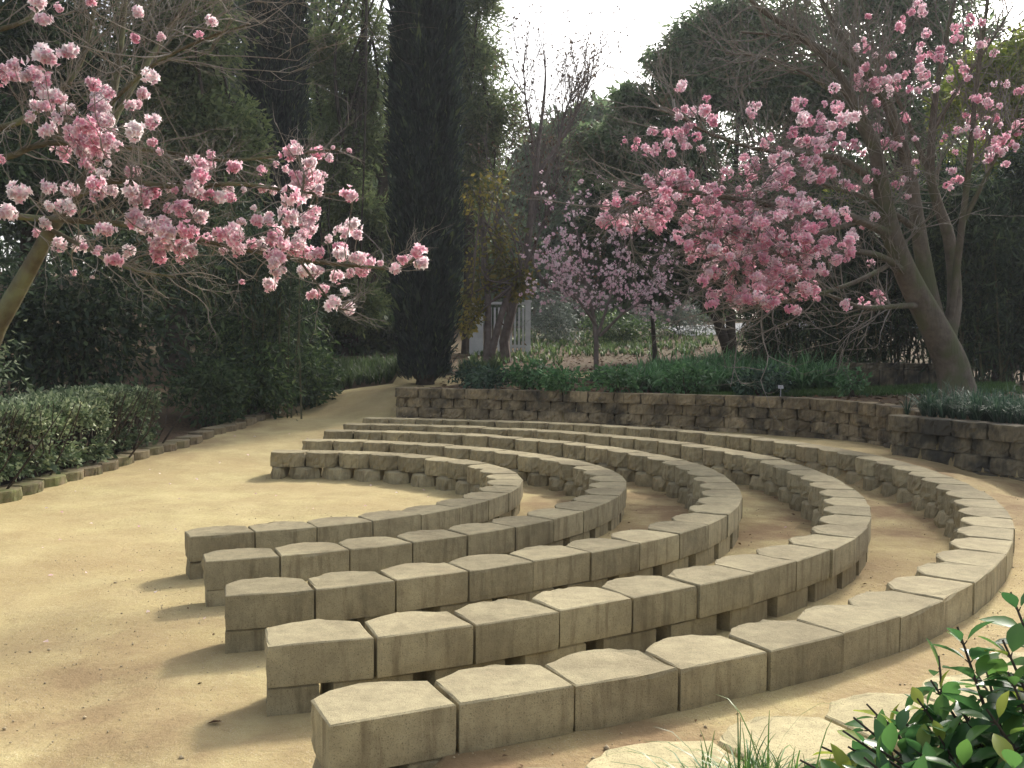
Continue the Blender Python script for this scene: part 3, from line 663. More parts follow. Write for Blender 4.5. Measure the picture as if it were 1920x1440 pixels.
# right-hand tree
bR = np.array([*at(1795, 742, 13.4)[:2], 0]); bR[2] = gz(bR[0], bR[1])-.08
eR = empty('blossom_tree', bR, 'large pink flowering tree with thick forking trunk standing in the raised bed above the wall', 'tree', 'pink flowering trees')
RL = [([(1797, 745, 13.4), (1786, 690, 13.4), (1765, 640, 13.35), (1742, 595, 13.3), (1715, 545, 13.2), (1690, 490, 13.1), (1668, 425, 13.0), (1652, 350, 12.9), (1640, 280, 12.8), (1605, 205, 12.7), (1565, 130, 12.6), (1500, 65, 12.5), (1430, 20, 12.4), (1370, -40, 12.4)], .245, .02),
      ([(1768, 650, 13.4), (1745, 560, 13.5), (1728, 470, 13.5), (1716, 390, 13.5), (1702, 310, 13.5), (1672, 215, 13.4), (1640, 150, 13.4), (1590, 90, 13.3), (1540, 0, 13.3), (1500, -90, 13.3)], .13, .02),
      ([(1775, 650, 13.45), (1790, 560, 13.6), (1780, 450, 13.7), (1757, 380, 13.7), (1745, 320, 13.7), (1752, 200, 13.8), (1770, 90, 13.8), (1800, -40, 13.9)], .11, .02),
      ([(1782, 600, 13.5), (1803, 430, 13.3), (1818, 300, 13.2), (1832, 150, 13.1), (1852, 0, 13.0), (1860, -100, 13)], .055, .015),
      ([(1730, 575, 13.3), (1700, 573, 13.0), (1620, 577, 12.6), (1560, 556, 12.2), (1510, 542, 12.0)], .05, .012),
      ([(1697, 510, 13.1), (1650, 480, 12.6), (1590, 470, 12.1), (1520, 468, 11.7), (1430, 480, 11.4), (1370, 500, 11.3)], .05, .01),
      ([(1672, 440, 13.0), (1580, 402, 12.3), (1480, 390, 11.8), (1380, 373, 11.4), (1300, 360, 11.2), (1230, 350, 11.1), (1150, 400, 11.0)], .06, .009),
      ([(1652, 350, 12.9), (1580, 300, 12.4), (1500, 290, 12.0), (1400, 275, 11.7), (1310, 240, 11.5), (1250, 200, 11.4)], .05, .008),
      ([(1727, 440, 13.5), (1690, 410, 13.2), (1620, 370, 12.8), (1555, 350, 12.5), (1480, 320, 12.3)], .055, .01),
      ([(1655, 400, 12.95), (1560, 430, 12.2), (1480, 450, 11.7), (1400, 430, 11.3), (1320, 450, 11.1)], .045, .009),
      ([(1680, 490, 13.0), (1600, 530, 12.3), (1500, 560, 11.8), (1430, 570, 11.5), (1380, 570, 11.4)], .035, .009),
      ([(1706, 330, 13.5), (1650, 180, 13), (1560, 100, 12.7), (1480, 70, 12.5), (1390, 60, 12.4)], .05, .012),
      ([(1752, 240, 13.8), (1800, 160, 13.6), (1850, 90, 13.5), (1900, 10, 13.4)], .035, .01),
      ([(1805, 420, 13.3), (1850, 330, 13.1), (1890, 260, 13.0), (1960, 200, 13.0)], .035, .01),
      ([(1745, 330, 13.7), (1690, 200, 13.9), (1640, 90, 14.0), (1610, -20, 14.1)], .04, .012),
      ([(1655, 330, 12.9), (1600, 220, 13.2), (1530, 150, 13.4), (1440, 110, 13.5), (1360, 100, 13.5)], .04, .01)]
mbR = MB(); skR = []; mtR = MB()
for sp, r1, r2 in RL:
    P = limb(sp, 5); rr = np.linspace(r1, r2, len(P))
    if r1 > .2:
        P[0] = bR; rr[:3] *= np.array([1.25, 1.08, 1.0]); rr = r2+(r1-r2)*(1-np.linspace(0, 1, len(P)))**1.25; rr[:3] *= np.array([1.3, 1.1, 1.03])
    mbR.tube(P, rr, 10 if r1 > .1 else 7); j = 0 if r1 < .1 else len(P)//2; skR += list(P[j:])
    for k in range(int(len(P)*1.0)):
        i = R.integers(max(len(P)//3, 2), len(P)-1); d = unit(P[i+1]-P[i])
        twigs(mtR, P[i], unit(d+rdirs(1)[0]*.9), R.uniform(.5, 1.25), .0105, 0, 2, .75, .08, 3, .22, (4, 3, 3, 3))
RB = [(1200,385,80,45,34),(1290,350,70,35,24),(1240,345,50,20,12),(1180,410,60,20,14),(1240,268,60,25,17),(1310,215,45,50,17),(1275,165,28,10,4),(1405,210,16,14,5),(1330,440,65,60,50),(1400,500,95,70,85),(1480,470,95,90,85),(1420,390,105,50,55),(1480,560,60,30,24),(1370,565,40,22,10),(1560,450,60,60,30),(1500,290,85,50,34),(1550,200,60,45,22),(1660,140,55,40,20),(1650,170,60,30,10),(1600,250,50,40,12),(1620,560,40,22,9),(1770,125,50,60,14),(1850,225,65,40,16),(1890,260,30,30,10),(1830,60,45,50,8),(1800,320,40,40,7),(1715,18,22,14,5),(1640,60,60,40,6),(1430,330,60,40,16),(1700,300,50,60,8),(1870,300,50,30,8),(1680,35,20,20,3),(1440,400,240,170,46),(1800,190,120,150,22),(1660,300,110,110,12)]
cR = []; tR = []
for u, v, a, b, n in RB:
    for k in range(int(n*.95)):
        th = R.uniform(0, 2*math.pi); q = math.sqrt(R.random())*(1 if R.random() < .85 else 1.2)
        uu = u+a*q*math.cos(th); vv = v+b*q*math.sin(th)
        Dm = 11.3 if uu < 1600 else 12.9
        cR.append(at(uu, vv, Dm+R.normal(0, .55)))
cR = np.array(cR); rRr = R.uniform(.045, .088, len(cR))
link_blossoms(mtR, skR, cR, .0033)
mbR.build('trunk', M['bark_pink'], eR, True); mtR.build('twigs', M['twig'], eR)
P, D, U, l, t = pompoms(cR, rRr, 18, 0, 0)
leaves_obj('blossoms', P, D, l, l*.8, M['petal_deep'], eR, t, .25, U, .25)

# small pale tree in the middle distance
DP = 20.5; bP = at(1118, 668, DP); bP[2] = gz(bP[0], bP[1])-.05
eP = empty('blossom_tree', bP, 'small slender tree with pale lilac pink blossom in the middle of the bed', 'tree', 'pink flowering trees')
mbP = MB(); ends = []
for sp in ([(1118, 640, DP), (1112, 590, DP), (1095, 520, DP-.1), (1085, 450, DP-.2), (1070, 390, DP-.2)], [(1120, 630, DP), (1140, 570, DP), (1160, 500, DP+.2), (1175, 440, DP+.2), (1180, 380, DP)], [(1118, 610, DP), (1090, 570, DP-.3), (1060, 530, DP-.4), (1045, 470, DP-.4)], [(1125, 630, DP), (1165, 590, DP-.2), (1205, 560, DP-.3), (1235, 500, DP-.3)]):
    P = np.vstack([bP, limb(sp, 5)]) if sp[0][1] == 640 else limb(sp, 5)
    mbP.tube(P, np.linspace(.055 if sp[0][1] == 640 else .035, .01, len(P)), 6)
    for k in range(16):
        i = R.integers(len(P)//4, len(P)-1); twigs(mbP, P[i], unit(unit(P[i+1]-P[i])+rdirs(1)[0]*.8), R.uniform(.4, .95), .009, 0, 1, .8, .02, 3, .2, (4, 3, 3), ends)
mbP.build('trunk', M['bark_bare'], eP)
cP = np.array([e[0]+R.normal(0, .06, 3) for e in ends]+[e[0]-e[1]*R.uniform(.05, .5)+R.normal(0, .05, 3) for e in ends for _ in range(2)])
P, D, U, l, t = pompoms(cP, R.uniform(.03, .068, len(cP)), 4, 0, 0)
leaves_obj('blossoms', P, D, l*1.3, l, M['petal_pale'], eP, t, .2, U)
# ------------------------------------------------------------------ cypresses
def cypress(label, u, D, w, H, n, z=None):
    c = at(u, 720, D); zb = gz(c[0], c[1])-.05 if z is None else z
    e = empty('cypress_tree', (c[0], c[1], zb), label, 'tree', 'columnar cypresses')
    def rad_(h, a): return w*(.62+.38*np.minimum(1, h/2.2)**.7)*np.clip((1-np.clip((h-H*.55)/(H*.47), 0, 1)**1.6), .02, 1)*(1+.07*np.sin(a*5+h*.8)+.05*np.sin(a*11-h*1.7)+.035*np.sin(h*5.1+a*3))
    h = .12+(H-.15)*R.random(n)**.8; a = R.uniform(0, 6.2832, n); rr = rad_(h, a)*np.clip(R.normal(.95, .09, n)+.10*(R.random(n) < .08)*R.random(n), .4, 1.28)
    P = np.c_[c[0]+rr*np.cos(a), c[1]+rr*np.sin(a), zb+h]
    D_ = unit(np.c_[np.cos(a)*.42, np.sin(a)*.42, np.full(n, .95)]+R.normal(0, .28, (n, 3)))
    tint = np.clip(R.normal(.42, .25, n)+.25*np.maximum(0, np.cos(a-.5))**2*R.random(n)+.15*np.sin(a*7+h*2.1), 0, 1)  # sprays facing right tinted lighter: the sunlit edge is put into the colour
    s = np.exp(R.normal(0, .3, n))
    V, Fc = leaf_arrays(P, D_, .16*s, .036*s)
    # dense inside
    hh = np.linspace(.25, H*.97, 60); aa = np.arange(22)*2*math.pi/22
    A, Hh = np.meshgrid(aa, hh); rc = rad_(Hh, A)*.84*(1+R.normal(0, .03, A.shape))
    Vc = np.stack([c[0]+rc*np.cos(A), c[1]+rc*np.sin(A), zb+Hh], -1).reshape(-1, 3); o0 = len(V)
    I = np.arange(60*22).reshape(60, 22)
    Fb = np.stack([I[:-1], np.roll(I[:-1], -1, 1), np.roll(I[1:], -1, 1), I[1:]], -1).reshape(-1, 4)+o0
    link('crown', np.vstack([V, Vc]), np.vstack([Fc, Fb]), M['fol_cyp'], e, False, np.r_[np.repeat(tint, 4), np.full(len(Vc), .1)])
    mb = MB(); mb.tube([(c[0], c[1], zb-.1), (c[0], c[1], zb+.4), (c[0], c[1], zb+H*.6)], [.2, .16, .05], 9)
    for q in range(5):
        th = q*1.3; mb.tube([(c[0], c[1], zb+.02), (c[0]+.3*math.cos(th), c[1]+.3*math.sin(th), zb+.3), (c[0]+.45*w*math.cos(th), c[1]+.45*w*math.sin(th), zb+.9)], [.07, .06, .03], 6)
    mb.build('trunk', M['bark_dark'], e, True)
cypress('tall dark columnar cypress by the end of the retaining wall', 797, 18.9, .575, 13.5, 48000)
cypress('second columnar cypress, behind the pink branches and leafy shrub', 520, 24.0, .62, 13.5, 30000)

# ------------------------------------------------------------------ background trees
def gpt(u, D): p = at(u, 700, D); return (p[0], p[1])
def up(base, *pts): return [None]+[np.array(p) for p in pts]
A = 27.0
tree('pine_tree', 'tall olive green pine standing between the two cypresses', 'tree', gpt(655, A), [[None, at(655, 500, A), at(665, 300, A), at(680, 100, A), at(690, -150, A)], [None, at(700, 480, A+.5), at(730, 250, A+.8), at(750, 0, A+1), at(760, -200, A+1)]],
     [px_ell(650, 120, 90, 110, A, 5500), px_ell(640, 330, 85, 120, A, 4600), px_ell(700, 430, 80, 100, A+.5, 3600), px_ell(660, 560, 80, 60, A-1, 2600), px_ell(670, -80, 150, 90, A, 4200), px_ell(700, 250, 60, 120, A+1, 3000)],
     .20, .042, M['fol_pine'], M['bark_dark'], .24, .1, 18, .22)
tree('pine_tree', 'feathery olive pine rising right behind the tall cypress', 'tree', gpt(880, A+1), [[None, at(880, 450, A+1), at(878, 250, A+1), at(870, 50, A+1), at(865, -150, A+1)]],
     [px_ell(885, 100, 75, 100, A+1, 4800), px_ell(905, 225, 75, 85, A+1, 4300), px_ell(880, -40, 60, 80, A+1, 2600), px_ell(900, 330, 62, 70, A+1, 2600), px_ell(870, 430, 50, 70, A+1.5, 2000)],
     .20, .042, M['fol_pine'], M['bark_dark'], .2, .1, 18, .22)
B = 19.0
tree('evergreen_tree', 'big dark evergreen filling the corner behind the clipped hedge', 'tree', gpt(60, B), [[None, at(60, 500, B), at(80, 250, B), at(60, 0, B), at(60, -200, B)]],
     [px_ell(40, 100, 180, 170, B, 9000), px_ell(-80, 330, 170, 170, B-1, 5000), px_ell(160, 330, 150, 150, B, 8000), px_ell(100, -120, 220, 120, B, 5000)],
     .16, .06, M['fol_dark'], M['bark_dark'], .3, .25, 16, .26)
B2 = 22.0
tree('evergreen_tree', 'dark evergreen with small sky gaps left of the second cypress', 'tree', gpt(330, B2), [[None, at(330, 500, B2), at(340, 250, B2), at(350, 0, B2), at(350, -200, B2)]],
     [px_ell(330, 90, 130, 130, B2, 6500), px_ell(370, 300, 130, 140, B2, 7500), px_ell(300, 450, 130, 110, B2, 6000), px_ell(430, 480, 90, 110, B2+1, 4500), px_ell(360, -110, 170, 100, B2, 3500)],
     .16, .06, M['fol_pine'], M['bark_dark'], .28, .25, 16, .25)
B3 = 31.0
tree('evergreen_tree', 'far dark trees between the second cypress and the pine', 'tree', gpt(560, B3), [[None, at(560, 450, B3), at(560, 200, B3), at(560, -50, B3)]],
     [px_ell(570, 260, 70, 130, B3, 1900), px_ell(600, 480, 120, 130, B3, 5500), px_ell(740, 520, 110, 120, B3, 5000), px_ell(640, 620, 160, 60, B3-3, 5000), px_ell(460, 600, 160, 80, B3-4, 4000)],
     .28, .11, M['fol_dark'], M['bark_dark'], .25, .2, 18, .25)
Cc = 27.0
tree('broadleaf_tree', 'large leafy evergreen behind the pink tree, rising beside the open sky', 'tree', gpt(1370, Cc), [[None, at(1370, 500, Cc), at(1380, 300, Cc), at(1390, 100, Cc)], [None, at(1300, 480, Cc), at(1270, 330, Cc), at(1280, 150, Cc)]],
     [px_ell(1400, 70, 120, 95, Cc, 7500), px_ell(1330, 170, 105, 105, Cc, 7500), px_ell(1265, 110, 55, 70, Cc, 2600), px_ell(1200, 270, 90, 95, Cc, 6000), px_ell(1480, 190, 120, 110, Cc+1, 6000), px_ell(1180, 195, 45, 50, Cc, 1500), px_ell(1290, 330, 120, 100, Cc, 6500), px_ell(1120, 290, 55, 65, Cc+1, 2000), px_ell(1420, 350, 140, 110, Cc+1, 6000), px_ell(1350, 480, 110, 80, Cc+1, 4500)],
     .19, .062, M['fol_broad'], M['bark_dark'], .14, .45, 26, .2)
C2 = 23.5
tree('evergreen_tree', 'low dark leafy tree with drooping foliage between the two pink trees', 'tree', gpt(1230, C2), [[None, at(1222, 560, C2), at(1225, 450, C2), at(1240, 350, C2)]],
     [px_ell(1225, 430, 85, 80, C2, 4800), px_ell(1180, 500, 60, 60, C2, 2200), px_ell(1290, 480, 70, 70, C2, 3200), px_ell(1120, 430, 55, 70, C2+1.5, 2200), px_ell(1340, 540, 45, 50, C2, 1500), px_ell(1240, 530, 45, 35, C2, 1000)],
     .2, .075, M['fol_dark'], M['bark_dark'], .06, .5, 16, .25)
Yd = 23.0
tree('yellow_tree', 'thin tree with sparse yellow autumn leaves right of the tall cypress', 'tree', gpt(912, Yd), [[None, at(915, 560, Yd), at(905, 450, Yd), at(900, 350, Yd)], [None, at(950, 560, Yd), at(985, 500, Yd), at(1000, 400, Yd)]],
     [px_ell(905, 365, 50, 50, Yd, 190), px_ell(935, 450, 50, 60, Yd, 170), px_ell(895, 500, 35, 60, Yd, 150), px_ell(960, 520, 45, 45, Yd, 500), px_ell(880, 590, 25, 40, Yd, 250)],
     .12, .07, M['fol_yellow'], M['bark_bare'], .1, .3, 9, .3)
# tall bare tree with swelling buds
bd = 25.0; bb = at(950, 690, bd); bb[2] = gz(bb[0], bb[1])-.05
eb_ = empty('bare_tree', bb, 'tall bare grey tree with reddish buds against the white sky', 'tree')
mb = MB(); ends = []
for sp in ([(945, 640, bd), (965, 560, bd), (985, 480, bd), (998, 380, bd), (1010, 270, bd), (1022, 160, bd), (1020, 95, bd)], [(985, 480, bd), (1003, 380, bd+.3), (1000, 280, bd+.4), (985, 180, bd+.4), (982, 110, bd+.4)], [(1000, 380, bd), (1040, 290, bd-.3), (1060, 210, bd-.4), (1085, 150, bd-.4)], [(1005, 330, bd), (1060, 250, bd+.4), (1090, 190, bd+.5), (1110, 140, bd+.5)], [(955, 600, bd), (940, 500, bd-.4), (930, 420, bd-.5), (935, 330, bd-.5)], [(990, 470, bd), (1020, 530, bd-1), (1050, 545, bd-1.5), (1075, 550, bd-1.5)], [(965, 560, bd), (1010, 440, bd+1), (1035, 370, bd+1.2), (1050, 310, bd+1.3)]):
    P = np.vstack([bb, limb(sp, 5)]) if sp[0][1] == 640 else limb(sp, 5)
    mb.tube(P, np.linspace(.14 if sp[0][1] == 640 else .055, .012, len(P)), 7)
    for k in range(34):
        i = R.integers(len(P)//4, len(P)-1); twigs(mb, P[i], unit(unit(P[i+1]-P[i])+rdirs(1)[0]*.65), R.uniform(.7, 1.6), .012, 0, 2, .6, .16, 3, .15, (4, 3, 3), ends)
mb.build('trunk', M['bark_bare'], eb_)
Pe = np.array([e[0] for e in ends if R.random() < .5]); De = np.array([unit(rdirs(1)[0]+np.array([0, 0, .2])) for _ in Pe])
leaves_obj('buds', Pe, De, R.uniform(.06, .13, len(Pe)), .05, M['litter'], eb_)
Hd = 28.0
tree('evergreen_tree', 'tall hazy grey green tree behind the top of the big pink tree', 'tree', gpt(1690, Hd), [[None, at(1690, 450, Hd), at(1680, 200, Hd), at(1670, 0, Hd)]],
     [px_ell(1640, 60, 130, 110, Hd, 5200), px_ell(1590, 220, 120, 110, Hd, 5200), px_ell(1760, 70, 100, 110, Hd, 3600), px_ell(1700, 250, 120, 120, Hd, 4200), px_ell(1560, 380, 120, 100, Hd, 4500), px_ell(1700, -70, 150, 70, Hd, 2500)],
     .19, .06, M['fol_broad'], M['bark_dark'], .16, .3, 22, .2)
Id = 20.0
tree('lime_tree', 'bright yellow green tree at the edge behind the big pink tree', 'tree', gpt(1900, Id), [[None, at(1895, 450, Id), at(1885, 300, Id), at(1880, 180, Id)]],
     [px_ell(1850, 150, 60, 60, Id, 1500), px_ell(1910, 190, 70, 90, Id, 2600), px_ell(1860, 290, 60, 60, Id, 1300), px_ell(1950, 100, 60, 60, Id, 1200), px_ell(1700, 350, 35, 50, Id+3, 500), px_ell(1570, 375, 25, 25, Id+3, 250), px_ell(1790, 200, 40, 70, Id+2, 700), px_ell(1790, 340, 60, 70, Id+3, 1300), px_ell(1960, 300, 80, 80, Id, 1500)],
     .13, .07, M['fol_lime'], M['bark_dark'], .12, .3, 10, .3)
tree('evergreen_tree', 'dense dark drooping tree behind the thick forked trunk', 'tree', gpt(1880, 17.0), [[None, at(1880, 560, 17), at(1870, 450, 17), at(1860, 350, 17)]],
     [px_ell(1880, 420, 110, 80, 17, 5000), px_ell(1790, 470, 70, 80, 17.3, 3000), px_ell(1900, 560, 120, 90, 17, 5000), px_ell(1960, 350, 90, 100, 16.5, 3000), px_ell(2000, 620, 120, 100, 16, 3000), px_ell(1830, 640, 80, 50, 18, 2200)],
     .17, .034, M['fol_bamboo'], M['bark_dark'], .15, .8, 18, .24)
for lb, u, D, e_ in (('far pale woodland tree seen low in the sky gap', 1060, 46, [px_ell(1050, 290, 75, 75, 46, 2200), px_ell(1120, 255, 55, 60, 46, 1600), px_ell(1000, 380, 60, 80, 46, 2000), px_ell(1000, 430, 100, 90, 46, 2600), px_ell(1110, 430, 100, 90, 46, 2600), px_ell(1060, 540, 170, 70, 45, 3000), px_ell(1180, 585, 220, 40, 45, 3500), px_ell(980, 600, 120, 40, 45, 1500)]),
                     ('far woodland tree beyond the pale gravel road', 1330, 52, [px_ell(1330, 480, 140, 60, 52, 2500), px_ell(1450, 470, 120, 90, 52, 2500), px_ell(1250, 520, 90, 45, 52, 1500), px_ell(1520, 560, 120, 60, 50, 2000)]),
                     ('far woodland tree behind the right hand bamboo', 1760, 44, [px_ell(1700, 430, 220, 160, 44, 5000), px_ell(1900, 400, 200, 200, 44, 4500), px_ell(1600, 560, 200, 90, 44, 3500), px_ell(1850, 600, 250, 90, 44, 4000)]),
                     ('far woodland tree closing the view behind the evergreen corner', 250, 40, [px_ell(150, 250, 260, 280, 40, 6000), px_ell(380, 350, 200, 260, 40, 5000), px_ell(-200, 300, 260, 300, 40, 4000), px_ell(420, 40, 220, 140, 40, 3000)]),
                     ('far woodland tree behind the pines', 720, 42, [px_ell(650, 330, 160, 150, 42, 2200), px_ell(860, 460, 140, 120, 42, 3000), px_ell(760, 550, 200, 90, 42, 3500)])):
    tree('woodland_tree', lb, 'tree', gpt(u, D), [[None, at(u, 500, D), at(u, 350, D)]], e_, .42, .2, M['fol_broad'] if u in (1060, 1330, 720) else M['fol_dark'], M['bark_dark'], .2, .2, 20, .25)

# ------------------------------------------------------------------ bamboo and strap-leaved plants
def bamboo(label, u0, u1, D, n, top, leafn, dep=1.2, group='bamboo clumps', droop=.75, vis=None, mat='fol_bamboo'):
    c = at((u0+u1)/2, 700, D); e = empty('bamboo_clump', (c[0], c[1], gz(c[0], c[1])), label, 'bamboo', group)
    mb = MB(); Ps, Ds = [], []
    for k in range(n):
        u = R.uniform(u0, u1); d = D+R.uniform(-dep, dep)/2; b = at(u, 700, d); b[2] = gz(b[0], b[1])-.03
        t = at(u+R.normal(0, 28), top+R.normal(0, 40), d+R.normal(0, .3)); lean = R.normal(0, .25, 2)
        m = (b+t)/2; P = smooth_path([b, m, t, t+np.array([lean[0], lean[1]-.15, -.15])], 5)
        mb.tube(P, np.linspace(.018, .005, len(P)), 5, R.random())
        k2 = leafn//n; q = R.random(k2)**.7*.9+.1; ii = (q*(len(P)-1)).astype(int)
        Ps.append(P[ii]+R.normal(0, .2, (k2, 3))); dd = R.normal(0, .7, (k2, 3)); dd[:, 2] -= droop; Ds.append(unit(dd))
    mb.build('canes', M['cane'], e)
    P = np.vstack(Ps); D_ = np.vstack(Ds); s = np.exp(R.normal(0, .25, len(P)))
    leaves_obj('foliage', P, D_, .17*s, .026*s, M[mat], e)
bamboo('thin brownish bamboo thicket behind the clipped hedge', 390, 570, 17.6, 34, 480, 9000, 1.8)
bamboo('dark bamboo in deep shade behind the low block wall', 1540, 1780, 18.2, 40, 430, 24000, 1.8)
bamboo('dark bamboo thicket in the corner behind the thick forked trunk', 1770, 1990, 16.4, 36, 430, 20000, 1.6)
bamboo('dark bamboo with drooping leaves below the pink blossom mass', 1390, 1580, 19.5, 34, 500, 15000, 1.5)

def tufts(name, P, nb, L, W, mat, parent=None, arch=.9, seg=3, spread=.5, tintv=None):
    """arching strap leaves: every base point gets nb blades made of seg quads"""
    P = np.repeat(np.asarray(P), nb, 0); n = len(P)
    a = R.uniform(0, 6.2832, n); o = np.c_[np.cos(a), np.sin(a), np.zeros(n)]
    s = np.exp(R.normal(0, .22, n))*L; out = R.uniform(.15, 1, n)*spread
    sd = np.c_[-np.sin(a), np.cos(a), np.zeros(n)]
    rows = []
    for i in range(seg+1):
        t = i/seg; h = s*(t-arch*.55*t*t*(.4+out)); x = s*out*(t**1.3)
        c = P+o*x[:, None]+np.array([0, 0, 1.])*h[:, None]; w = (W*(1-t**2.2)+.0008)*np.ones(n)
        rows += [c-sd*w[:, None]/2, c+sd*w[:, None]/2]
    V = np.stack(rows, 1).reshape(-1, 3); m = 2*(seg+1)
    f = np.array([[2*i, 2*i+1, 2*i+3, 2*i+2] for i in range(seg)])
    Fc = (np.arange(n)[:, None, None]*m+f[None]).reshape(-1, 4)
    t = np.repeat(R.random(n) if tintv is None else np.clip(R.normal(tintv, .2, n), 0, 1), m)
    return link(name, V, Fc, mat, parent, False, t)
def spots(poly, n, dz=0):
    poly = np.array(poly); lo, hi = poly.min(0), poly.max(0); x = R.uniform(lo[0], hi[0], n*4); y = R.uniform(lo[1], hi[1], n*4)
    k = inside(poly, x, y); x, y = x[k][:n], y[k][:n]; return np.c_[x, y, zground(x, y)+dz]
def W2(u, D): p = at(u, 700, D); return (p[0], p[1])
tag(tufts('groundcover', spots([W2(1175, 16.6), W2(1330, 16.3), W2(1560, 16.0), W2(1600, 17.5), W2(1600, 20.5), W2(1330, 21.5), W2(1210, 19)], 620), 20, .74, .036, M['fol_cover'], None, 1.25, 4, .85), 'mass of dark green strappy plants filling the bed above the wall', 'ground cover', kind='stuff')
tag(tufts('bluish_grass', spots(np.vstack([off(wall_b, .3)[:30], off(wall_b, 1.3)[:30][::-1]]), 420), 22, .42, .011, M['fol_lirio'], None, 1.1, 3, .75), 'bluish green grass spilling over the dark stained wall', 'grass', kind='stuff')
tag(tufts('lawn', spots([W2(1270, 15.3), W2(1400, 15.1), W2(1500, 15.0), W2(1760, 14.6), W2(1920, 13.6), W2(1900, 15.6), W2(1560, 16.6), W2(1280, 16.3)], 3800), 9, .09, .007, M['fol_lawn'], None, .7, 2, .6), 'strip of short green grass behind the leaf litter', 'grass', kind='stuff')
tag(tufts('far_groundcover', np.vstack([spots([W2(1000, 27), W2(1290, 27), W2(1330, 31), W2(980, 31)], 300), spots([W2(960, 31), W2(1420, 30), W2(1420, 34), W2(960, 39)], 520), spots([W2(880, 24), W2(1060, 24), W2(1040, 28), W2(880, 28)], 120)]), 10, .22, .03, M['fol_shrub'], None, .8, 2, .7, .7), 'yellowish green ground cover on the rise beyond the pale blossom tree', 'ground cover', kind='stuff')
tag(tufts('path_edge_groundcover', np.vstack([spots([(-4.5, 19.4), (-3.6, 20.3), (-1.7, 21.0), (-1.7, 23), (-5.5, 23)], 520), spots([W2(870, 20.2), W2(935, 20.6), W2(930, 21.4), W2(860, 21.2)], 60)]), 16, .42, .03, M['fol_dark'], None, .9, 3, .6, .75), 'dark low ground cover along the far edge of the sandy path', 'ground cover', kind='stuff')

def leafy(name, label, cat, c, radii, n, L, W, fol, group=None, droop=.15, stems=7, sub=12, sig=.3, core=False):
    e = empty(name, (c[0], c[1], gz(c[0], c[1])), label, cat, group); b = np.array(e.location)
    ctr = b+np.array([0, 0, radii[2]*.95])
    P, D, l, w, cl = crown_leaves([(ctr, radii, n)], L, W, droop, sub, sig)
    k = P[:, 2] > b[2]+.01; leaves_obj('foliage', P[k], D[k], l[k], w[k], fol, e)
    mb = MB()
    for t in cl[:stems]: mb.tube(smooth_path([b+R.normal(0, .05, 3)*np.array([1, 1, 0]), (b+t)/2+R.normal(0, .04, 3), t], 3), np.linspace(.012, .004, 7), 4)
    mb.build('stems', M['bark_dark'], e)
for lb, u, D, r, n in (('low leafy plant with pale highlights just right of the wall end', 985, 16.5, (.42, .32, .28), 900), ('small grey green plant next to the sandy patch behind the wall', 915, 16.6, (.4, .3, .2), 700), ('low leafy plant directly below the pale blossom tree', 1065, 15.9, (.4, .32, .24), 800),
                       ('bright leafy plant in front of the dark stone', 1160, 15.75, (.38, .3, .26), 800), ('bushy plant spilling to the wall edge below the strappy mass', 1285, 15.55, (.42, .32, .3), 900), ('dark bluish plant behind the wall beside the small plant tag', 1425, 15.2, (.45, .35, .27), 900), ('slender plant growing out of the leaf litter', 1600, 14.7, (.25, .22, .25), 260), ('low grey mound at the foot of the tall cypress', 880, 18.2, (.42, .35, .22), 700)):
    leafy('leafy_plant', lb, 'plant', at(u, 700, D-.1), (r[0]*1.05, r[1]*.9, r[2]), int(n*.95), .085, .04, M['fol_cover'] if 'grey' not in lb and 'bluish' not in lb else M['fol_lirio'], 'low plants along the top of the wall')
leafy('shrub', 'pale grey green shrub mound beside the far gravel road', 'shrub', at(1275, 610, 36), (1.75, 1.2, .85), 5000, .14, .035, M['fol_blue'], 'far grey green shrubs')
leafy('shrub', 'grey green shrub between the white gate and the pale blossom tree', 'shrub', at(1045, 620, 33), (1.3, 1.2, 1.1), 3500, .14, .035, M['fol_blue'], 'far grey green shrubs')
leafy('shrub', 'low olive shrub on the slope left of the far gravel road', 'shrub', at(1165, 625, 32), (1.5, .9, .55), 3000, .12, .045, M['fol_shrub'], 'far grey green shrubs')
leafy('shrub', 'dark round shrub at the near edge of the far road', 'shrub', at(1455, 620, 25), (.8, .7, .5), 1800, .12, .05, M['fol_dark'])
leafy('shrub', 'glossy green shrub at the corner of the sandy path', 'shrub', at(560, 760, 18.6), (.75, .8, .62), 3600, .12, .045, M['fol_shrub'], 'shrubs behind the edging', .25)
leafy('shrub', 'dark leafy shrub overhanging the short stone ledge', 'shrub', at(475, 760, 16.8), (.75, .7, .68), 3600, .12, .04, M['fol_shrub'], 'shrubs behind the edging', .3)
leafy('shrub', 'tall loose shrub rising in front of the bamboo thicket', 'shrub', at(455, 740, 17.2), (.8, .7, 1.15), 3800, .13, .04, M['fol_shrub'], 'shrubs behind the edging', .35)
leafy('shrub', 'dark shrub in the shade at the far end of the hedge', 'shrub', at(380, 760, 15.6), (.7, .8, .55), 2600, .1, .04, M['fol_dark'], 'shrubs behind the edging', .3)
leafy('shrub', 'tall leafy shrub with light tips beside the second cypress', 'shrub', at(535, 700, 20.0), (.9, .8, 1.5), 3800, .14, .04, M['fol_shrub'], 'shrubs behind the edging', .4)
leafy('shrub', 'dark shrub deep under the evergreen corner', 'shrub', at(120, 700, 15.8), (2.9, 1.0, 1.55), 11000, .13, .05, M['fol_bamboo'], 'shrubs behind the edging', .4, 9, 20, .25)  # darker leaf colour borrowed from the bamboo to paint in the understory shade
leafy('shrub', 'grey leaved shrub poking in behind the start of the hedge', 'shrub', at(-40, 700, 12.5), (.6, .6, .95), 1400, .1, .035, M['fol_hedge'], 'shrubs behind the edging', .3)

